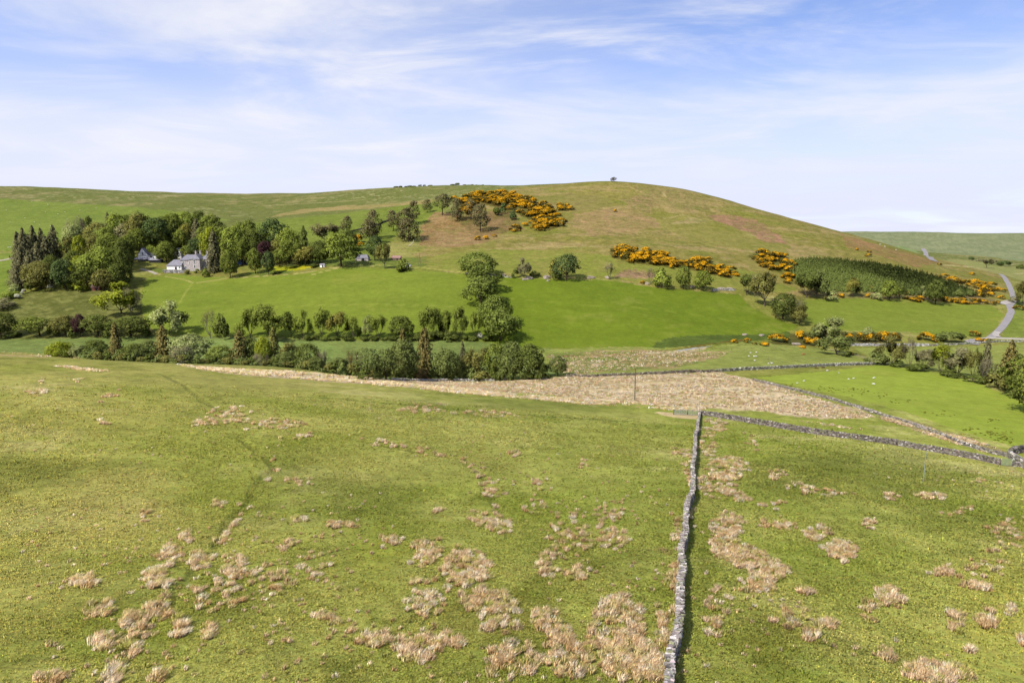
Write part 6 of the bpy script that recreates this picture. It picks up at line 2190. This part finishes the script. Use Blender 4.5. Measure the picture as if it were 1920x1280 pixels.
for u, v, w, h, bl, lab in [
        (897, 450, 13, 9, 0, 'gorse bush at the left of the small group under the heavy pine'), (910, 449, 12, 9, 0, 'gorse bush in the middle of the small group under the heavy pine'),
        (927, 444, 11, 6, 1, 'gorse bush at the right of the small group under the heavy pine'), (1154, 397, 8, 6, 0, 'lone gorse bush on the bare brown hillside'),
        (998, 428, 9, 6, 1, 'half-flowered gorse bush at the foot of the thicket'), (672, 455, 20, 18, 1, 'ginger gorse behind the biggest bright green tree'), (677, 462, 15, 9, 0, 'bright orange gorse just right of the biggest bright green tree'),
        (1259, 503, 12, 10, 0, 'small gorse bush below the long band by the upright tree'), (1206, 531, 11, 6, 0, 'lone gorse bush at the top edge of the field'),
        (1449, 519, 8, 5, 0, 'tiny gorse bush left of the bright clump'), (1606, 469, 8, 5, 0, 'lone gorse bush above the plantation'), (1628, 481, 14, 7, 1, 'gorse bush on the plantation\'s upper rim'), (1630, 473, 9, 5, 3, 'dark gorse bush above the plantation rim'),
        (1762, 497, 9, 5, 3, 'dark gorse bush beside the far track'), (1822, 515, 12, 6, 0, 'lone gorse bush on the slope under the far track'), (1576, 557, 16, 8, 0, 'gorse bush beside the pale bush under the plantation'),
        (1627, 557, 11, 8, 1, 'gorse bush left of the small pale bush'), (1632, 542, 10, 7, 1, 'gorse bush peeping out of the plantation edge'), (1608, 538, 9, 7, 1, 'gorse bush beside the olive-yellow tree'), (1702, 552, 10, 7, 0, 'gorse bush between the dark tree and the short hedge'),
        (1878, 560, 15, 8, 0, 'rounded gorse bush near the road bend'), (1909, 580, 20, 10, 3, 'brown gorse bush under the roadside tree'),
        (1458, 640, 32, 17, 1, 'large gorse bush at the left of the roadside hedge'), (1500, 634, 22, 17, 0, 'tall bright gorse bush behind the large left one'), (1512, 644, 20, 14, 1, 'gorse bush right of the tall bright one'), (1528, 648, 24, 18, 0, 'brilliant gorse bush next to the broad willow'),
        (1378, 642, 14, 8, 0, 'small gorse bush on the stream bank, left one'), (1402, 642, 16, 10, 0, 'small gorse bush on the stream bank, right one'), (1432, 648, 20, 8, 0, 'low gorse below the large left bush'), (1415, 646, 10, 6, 3, 'dark low gorse by the stream bank'), (1504, 652, 14, 6, 0, 'low gorse by the pale rocks'),
        (1592, 640, 26, 18, 2, 'dark gorse at the left of the thick roadside hedge'), (1612, 641, 28, 20, 2, 'dark gorse second in the thick roadside hedge'), (1635, 641, 28, 19, 2, 'brown gorse in the middle of the thick roadside hedge'), (1655, 640, 30, 22, 1, 'gold-topped gorse in the thick roadside hedge'), (1676, 638, 24, 17, 2, 'last gorse in the thick roadside hedge'), (1581, 646, 12, 7, 0, 'tiny gorse at the hedge corner'), (1595, 665, 14, 7, 1, 'tiny gorse on the track bank'),
        (1736, 638, 32, 18, 0, 'big round gorse alone by the lane'), (1752, 641, 14, 10, 1, 'smaller gorse touching the big round one'), (1825, 630, 22, 12, 2, 'brownish gorse above the junction'), (1833, 640, 14, 9, 0, 'bright gorse on the junction verge'), (1851, 640, 18, 8, 3, 'brown gorse on the junction verge')]:
    gorse(u, v, w, h, bl, lab, 'single gorse bushes')

# ---------------------------------------------------------------- plantation of young spruces (one dark mass)
def plantation():
    rng = np.random.default_rng(5)
    poly = rpath([(1478, 505), (1492, 490), (1520, 487), (1570, 489), (1640, 496), (1700, 507), (1740, 517), (1780, 531), (1820, 547), (1826, 553), (1790, 557), (1740, 556), (1690, 553), (1640, 549), (1580, 548), (1530, 548), (1496, 528)])
    pa = np.array(poly)
    lo, hi = pa.min(0), pa.max(0)
    g = 1.6
    X, Y = np.meshgrid(np.arange(lo[0], hi[0], g), np.arange(lo[1], hi[1], g * 1.25))
    X = X.ravel() + rng.uniform(-.8, .8, X.size)
    Y = Y.ravel() + rng.uniform(-.9, .9, Y.size)
    m = inpoly(X, Y, poly)
    X, Y = X[m], Y[m]
    Z = H(X, Y)
    n = len(X)
    hgt = rng.uniform(2.5, 3.5, n)
    cen, nor, var, siz = [], [], [], []
    for lev in range(9):
        f = (lev + .4) / 9
        for k in range(6 if f < .6 else 4):
            a = rng.uniform(0, 6.28, n)
            r = (1 - f) ** .8 * hgt * .40 * rng.uniform(.6, 1.1, n)
            cen.append(np.c_[X + np.cos(a) * r, Y + np.sin(a) * r, Z + hgt * (f + rng.uniform(-.03, .05, n))])
            nor.append(np.c_[np.cos(a), np.sin(a), np.full(n, .8)] + rng.normal(0, .3, (n, 3)))
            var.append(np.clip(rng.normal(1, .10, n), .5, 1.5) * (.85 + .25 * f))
            siz.append(hgt * .18 * (1.15 - f * .6))
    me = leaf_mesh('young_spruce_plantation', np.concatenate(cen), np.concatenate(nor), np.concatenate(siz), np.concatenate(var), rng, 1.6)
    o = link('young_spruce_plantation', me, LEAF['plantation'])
    tag(o, 'dense dark plantation of young spruces on the hill flank', 'plantation', None, 'stuff')


plantation()

# ---------------------------------------------------------------- grasses
M_GRASS = mat_attr('grass_blades', 'col', transl=.9)


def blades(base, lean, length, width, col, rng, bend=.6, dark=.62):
    """tapered bent blades -> verts, quads, tris, colours"""
    n = len(base)
    lean = np.asarray(lean)
    a = rng.uniform(0, 6.28, n)
    side = np.c_[np.cos(a), np.sin(a), 0 * a] * (width / 2)[:, None]
    up = np.array([0, 0, 1.0])
    mid = base + up * (length * .52)[:, None] + lean * (length * .28 * bend)[:, None]
    tip = base + up * (length * .80)[:, None] + lean * (length * .95 * bend)[:, None]
    v = np.stack([base - side, base + side, mid + side * .8, mid - side * .8, tip], 1).reshape(-1, 3)
    i = 5 * np.arange(n)[:, None]
    q = i + np.array([[0, 1, 2, 3]])
    t = i + np.array([[3, 2, 4]])
    c = np.stack([col * dark, col * dark, col, col, col * 1.15], 1).reshape(-1, 3)  # darker feet: shade low in the tuft put into the blade colour
    sh = unit(np.array([0, 0, 1.0]) + lean * .55 + rng.normal(0, .25, (n, 3)))
    return v, q, t, c, np.repeat(sh, 5, 0)


def grass_object(name, parts, label, cat):
    V, Q, T, C_, S_ = [], [], [], [], []
    o = 0
    for v, q, t, c, sh in parts:
        S_.append(sh)
        V.append(v)
        Q.append(q + o)
        T.append(t + o)
        C_.append(c)
        o += len(v)
    me = np_mesh(name, np.concatenate(V), quads=np.concatenate(Q), tris=np.concatenate(T))
    set_col(me, 'col', np.clip(np.concatenate(C_), 0, .9))
    set_nrm(me, np.concatenate(S_))
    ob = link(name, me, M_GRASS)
    tag(ob, label, cat, None, 'stuff')
    return ob


WIND = np.array([0.62, 0.62, 0.0])


def tussocks(pts, rad, hgt, nb, width, tone, rng, windk=.75, spread=.7, dark=.62, sig=.28):
    """pts (n,2); domes of long dead strands combed by the wind"""
    n = len(pts)
    x = np.repeat(pts[:, 0], nb)
    y = np.repeat(pts[:, 1], nb)
    R = np.repeat(rad, nb)
    Hh = np.repeat(hgt, nb)
    a = rng.uniform(0, 6.28, n * nb)
    r = np.sqrt(rng.random(n * nb))
    bx, by = x + np.cos(a) * r * R * .75, y + np.sin(a) * r * R * .75
    z = H(bx, by) - .03
    lean = np.c_[np.cos(a) * r, np.sin(a) * r, 0 * a] * spread + WIND * windk + rng.normal(0, .17, (n * nb, 3)) * np.array([1, 1, .3])
    L = Hh * rng.uniform(.7, 1.25, n * nb) * (1.1 - .35 * r)
    tt = np.repeat(tone, nb, 0) * rng.lognormal(.56, sig, n * nb)[:, None]
    return blades(np.c_[bx, by, z], lean, L, np.full(n * nb, width) * rng.uniform(.7, 1.4, n * nb), tt, rng, .6, dark)


TANS = np.array([C(222, 192, 154), C(210, 180, 136), C(240, 216, 184), C(196, 164, 116), C(206, 188, 132)])


def tones(n, rng, green=0.0):
    t = TANS[rng.integers(0, len(TANS), n)]
    g = rng.random(n) < green
    t[g] = C(176, 172, 92)
    return t


# patches of dead tussocks in the near pasture: photo centre, half size, number
TUS = [
    (425, 780, 42, 14, 34), (520, 797, 50, 8, 26), (385, 795, 22, 6, 10), (66, 735, 20, 4, 9), (205, 742, 16, 4, 6), (145, 712, 5, 4, 2), (80, 714, 5, 3, 2), (185, 792, 8, 4, 3), (560, 820, 26, 6, 6),
    (790, 768, 42, 5, 18), (905, 775, 58, 5, 20), (965, 852, 12, 6, 4), (1092, 872, 8, 5, 2), (270, 968, 12, 10, 4), (355, 1008, 20, 9, 8), (155, 1092, 28, 10, 13), (190, 1145, 22, 16, 9),
    (320, 1045, 25, 18, 18), (298, 1085, 24, 22, 20), (375, 1050, 22, 16, 14), (440, 1065, 20, 22, 16), (300, 1140, 22, 20, 14), (340, 1182, 14, 18, 9), (386, 1185, 13, 14, 7), (250, 1165, 26, 14, 9), (195, 1205, 18, 14, 10), (245, 1208, 12, 18, 9), (410, 1120, 42, 34, 16), (500, 1090, 40, 30, 14), (292, 1266, 10, 10, 3), (95, 1275, 30, 12, 6),
    (800, 1035, 24, 24, 30), (872, 1065, 42, 36, 62), (915, 1130, 46, 26, 36), (940, 1165, 40, 22, 18), (800, 1120, 42, 34, 18), (785, 1218, 36, 22, 24), (842, 1205, 26, 16, 13), (700, 1200, 34, 14, 14), (925, 920, 22, 14, 12), (935, 985, 22, 18, 18), (900, 975, 18, 16, 10),
    (1027, 1060, 20, 24, 18), (1082, 1075, 22, 16, 14), (1022, 1168, 26, 26, 15), (1050, 1195, 22, 16, 13), (1160, 1170, 46, 54, 66), (1180, 1240, 50, 40, 54), (1218, 1245, 20, 34, 16), (1080, 1232, 62, 36, 34), (960, 1240, 52, 32, 22), (1090, 990, 60, 42, 24), (1148, 1010, 26, 20, 17), (1150, 960, 16, 18, 8), (730, 1015, 15, 8, 7), (625, 985, 13, 6, 6), (560, 970, 8, 8, 4), (655, 990, 12, 5, 3), (820, 960, 7, 4, 3), (1015, 905, 16, 8, 6), (1000, 945, 30, 20, 6), (1060, 1010, 40, 30, 14), (545, 1020, 20, 20, 5), (588, 1060, 30, 30, 7), (560, 905, 30, 10, 3), (410, 948, 14, 6, 3), (540, 905, 10, 8, 3),
    (1342, 798, 24, 12, 24), (1330, 832, 14, 22, 18), (1362, 880, 38, 22, 52), (1345, 910, 38, 20, 46), (1382, 932, 26, 10, 12), (1275, 845, 20, 8, 8), (1291, 880, 5, 28, 9), (1270, 1000, 5, 34, 9), (1262, 1075, 5, 30, 8), (1243, 1180, 6, 40, 12),
    (1364, 985, 34, 20, 32), (1355, 1020, 22, 26, 44), (1398, 1045, 36, 20, 42), (1440, 1070, 36, 18, 42), (1415, 1100, 32, 12, 14), (1460, 984, 30, 8, 16), (1530, 1000, 26, 12, 14), (1580, 1034, 28, 18, 38), (1460, 890, 14, 12, 9), (1505, 915, 30, 12, 9), (1412, 826, 20, 8, 7), (1450, 945, 24, 10, 5),
    (1660, 1116, 20, 12, 13), (1672, 1125, 24, 16, 8), (1750, 930, 32, 5, 12), (1670, 931, 14, 6, 7), (1560, 925, 40, 6, 6), (1765, 1072, 26, 8, 9), (1832, 1101, 22, 8, 9), (1850, 1166, 18, 14, 13), (1790, 1155, 9, 9, 5), (1792, 1178, 12, 8, 4), (1890, 1145, 12, 8, 5), (1915, 1200, 10, 8, 3), (1665, 1230, 12, 8, 6), (1740, 1262, 46, 18, 42), (1790, 1266, 26, 14, 18), (1520, 1195, 12, 9, 5), (1552, 1170, 15, 9, 7), (1508, 1110, 16, 8, 5), (1630, 980, 14, 10, 6), (1890, 1010, 30, 20, 10), (1850, 1060, 40, 24, 8),
    (1815, 1218, 6, 4, 2), (1640, 1150, 30, 20, 6), (1340, 1150, 24, 44, 10), (1480, 1160, 30, 20, 5), (1265, 1150, 10, 8, 2),
]
LINE_T = [
    ([(668, 824), (745, 836), (826, 853)], 26, 5), ([(864, 860), (885, 872), (905, 905), (912, 925)], 16, 6), ([(472, 935), (450, 965), (410, 1018)], 22, 5), ([(240, 1222), (220, 1250), (205, 1282)], 16, 6), ([(290, 1165), (270, 1190), (240, 1222)], 8, 8),
    ([(1770, 970), (1800, 962), (1826, 950)], 12, 3), ([(1836, 992), (1865, 986), (1918, 980)], 16, 3), ([(505, 860), (520, 880), (500, 905)], 8, 6), ([(900, 880), (925, 930), (950, 985)], 10, 8), ([(590, 1155), (630, 1165), (665, 1185)], 12, 6), ([(1810, 905), (1885, 903)], 6, 3), ([(1740, 1062), (1800, 1085), (1860, 1110)], 9, 6), ([(1312, 790), (1308, 850), (1300, 920), (1292, 1000)], 14, 5), ([(1278, 1060), (1270, 1140), (1262, 1220)], 12, 5),
]


def near_tussocks():
    rng = np.random.default_rng(77)
    px, kind = [], []
    for u, v, ru, rv, n in TUS:
        n = int(n * 2.0) + 1
        a = rng.uniform(0, 6.28, n)
        r = np.sqrt(rng.random(n)) * 1.05
        px.append(np.c_[u + np.cos(a) * r * ru, v + np.sin(a) * r * rv])
    for path, n, sp in LINE_T:
        p, L = resample(path, 1.0)
        k = rng.integers(0, len(p), n)
        px.append(p[k] + rng.normal(0, sp * .5, (n, 2)))
    px = np.concatenate(px)
    # ragged drifts: some tussocks stray outside their patch
    px = px + rng.normal(0, 1, px.shape) * np.array([7, 4]) * (rng.random((len(px), 1)) < .4)
    w = ray(px[:, 0], px[:, 1])
    n = len(w)
    far = smooth(60, 150, w[:, 1])
    rad = rng.lognormal(-1.18, .38, n) * (1 + 1.0 * far)
    hgt = rng.uniform(.30, .62, n)
    big = rng.random(n) < .35
    parts = []
    nearm = w[:, 1] < 85
    for m, nb, wd in ((nearm, 84, .028), (~nearm, 70, .06)):
        if m.any():
            parts.append(tussocks(w[m, :2], rad[m], hgt[m], nb, wd, tones(m.sum(), rng, .08) * 1.06, rng))
    # single thin pale wisps strewn between the patches
    m = 2600
    ang = rng.uniform(-.66, .66, m)
    rr = np.exp(rng.uniform(np.log(34), np.log(150), m))
    x, y = rr * np.sin(ang), rr * np.cos(ang)
    d = fbm(x, y, 18, 3, .5, 41)
    wgt = smooth(.46, .66, d)
    k = rng.random(m) < wgt
    x, y = x[k], y[k]
    parts.append(tussocks(np.c_[x, y], rng.uniform(.10, .26, len(x)), rng.uniform(.2, .42, len(x)), 26, .04, tones(len(x), rng, .3), rng))
    grass_object('dead_grass_tussocks', parts, 'straw-coloured dead grass tussocks combed over the green pasture', 'grass')


def flat_dead_grass():
    rng = np.random.default_rng(78)
    parts = []
    polys = [([(690, 715), (800, 713), (980, 713), (1060, 707), (1200, 702), (1340, 698), (1410, 713), (1480, 731), (1560, 755), (1640, 783), (1560, 784), (1440, 772), (1310, 762), (1200, 757), (1000, 738), (800, 724)], 3600, .5),
             ([(1020, 662), (1240, 657), (1380, 661), (1330, 672), (1260, 690), (1060, 703)], 1100, .5),
             ([(330, 683), (380, 687), (500, 694), (640, 705), (720, 712), (760, 723), (640, 716), (480, 704), (380, 693)], 1300, .6), ([(700, 714), (850, 727), (1000, 741), (1200, 755), (1320, 766), (1310, 771), (1180, 763), (1000, 749), (840, 735), (700, 722)], 1500, .5),
             ([(1640, 780), (1720, 795), (1800, 818), (1890, 846), (1850, 848), (1740, 815)], 420, .5),
             ([(-40, 657), (60, 662), (150, 668), (90, 671), (0, 667)], 120, .5), ([(95, 686), (140, 687), (205, 696), (160, 695)], 120, .5),
             ([(1190, 752), (1320, 760), (1330, 770), (1240, 768)], 140, .5), ([(1440, 782), (1560, 795), (1620, 806), (1560, 800)], 80, .4)]
    for poly, n, h in polys:
        wp = rpath(poly)
        pa = np.array(wp)
        lo, hi = pa.min(0), pa.max(0)
        p = rng.uniform(lo, hi, (n * 4, 2))
        p = p[inpoly(p[:, 0], p[:, 1], wp)]
        s = fbm(p[:, 0] * .4, p[:, 1], 6, 4, .6, 51)
        p = p[rng.random(len(p)) < smooth(.30, .46, s)][:n]
        parts.append(tussocks(p, rng.uniform(.5, 1.1, len(p)), rng.uniform(.3, .6, len(p)) * h / .5, 16, .11, tones(len(p), rng, .10) * (1.45 if poly[0][0] in (330, 700) else 1.24) * np.array([.98, 1.0, 1.12]), rng, .75, .7, .95, .12))
    grass_object('pale_flat_grass', parts, 'pale dead grass covering the flat valley ground behind the gates', 'grass')


def rushes():
    rng = np.random.default_rng(79)
    P_ = []
    for u, v, ru, rv, n in [(1470, 722, 18, 3, 12), (1590, 733, 40, 9, 34), (1530, 728, 30, 5, 12), (1650, 740, 14, 6, 8), (1700, 752, 40, 4, 10), (1760, 775, 40, 6, 12), (1868, 815, 22, 12, 24), (1890, 822, 20, 12, 18), (1860, 790, 16, 5, 8), (1830, 812, 30, 12, 24), (1240, 668, 90, 8, 50), (1130, 690, 70, 8, 40), (1300, 655, 60, 4, 20), (1420, 655, 50, 4, 14), (1060, 675, 40, 5, 20)]:
        a = rng.uniform(0, 6.28, n)
        r = np.sqrt(rng.random(n))
        P_.append(np.c_[u + np.cos(a) * r * ru, v + np.sin(a) * r * rv])
    P_ = np.concatenate(P_)
    w = ray(P_[:, 0], P_[:, 1])
    n = len(w)
    tone = np.array([C(128, 126, 52), C(142, 138, 60), C(112, 118, 46)])[rng.integers(0, 3, n)]
    part = tussocks(w[:, :2], rng.uniform(.22, .42, n), rng.uniform(.22, .38, n), 24, .08, tone, rng, .2, .7)
    grass_object('rushes', [part], 'dark green rush clumps dotted over the valley pastures', 'rushes')


def short_grass():
    rng = np.random.default_rng(80)
    m = 230000
    ang = rng.uniform(-.70, .70, m)
    rr = np.exp(rng.uniform(np.log(32), np.log(175), m))
    x, y = rr * np.sin(ang), rr * np.cos(ang)
    # thin tufts where the turf is bitten short
    dens = fbm(x, y, 6, 4, .6, 61)
    k = rng.random(m) < (.25 + .75 * smooth(.36, .6, .6 * dens + .4 * fbm(x, y, 30, 3, .5, 62))) * smooth(185, 90, rr)
    k &= y < 150
    # keep the walls clear
    dw = np.minimum(seg_dist(x, y, WALL_NEAR), seg_dist(x, y, WALL_RIGHT))
    k &= dw > .38
    x, y, rr = x[k], y[k], rr[k]
    n = len(x)
    col, _, _ = ground_colour(x, y)
    nb = 4
    X = np.repeat(x, nb) + rng.normal(0, .06, n * nb) * np.repeat(1 + rr / 60, nb)
    Y = np.repeat(y, nb) + rng.normal(0, .06, n * nb) * np.repeat(1 + rr / 60, nb)
    z = H(X, Y) - .02
    tall = np.repeat(rng.lognormal(0, .35, n), nb)
    tone = np.repeat(col * np.array([1.05, 1.0, 1.02]) * rng.lognormal(.58, .10, n)[:, None] * (1 + rng.normal(0, .06, (n, 3))), nb, 0)
    L = (.075 + .0009 * np.repeat(rr, nb)) * tall * rng.uniform(.7, 1.3, n * nb)
    wd = (.018 + .00055 * np.repeat(rr, nb)) * rng.uniform(.8, 1.5, n * nb)
    lean = rng.normal(0, .55, (n * nb, 3)) * np.array([1, 1, 0]) + WIND * .35
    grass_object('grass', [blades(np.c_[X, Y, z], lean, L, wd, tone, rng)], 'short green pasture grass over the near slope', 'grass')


short_grass()
near_tussocks()
flat_dead_grass()
rushes()
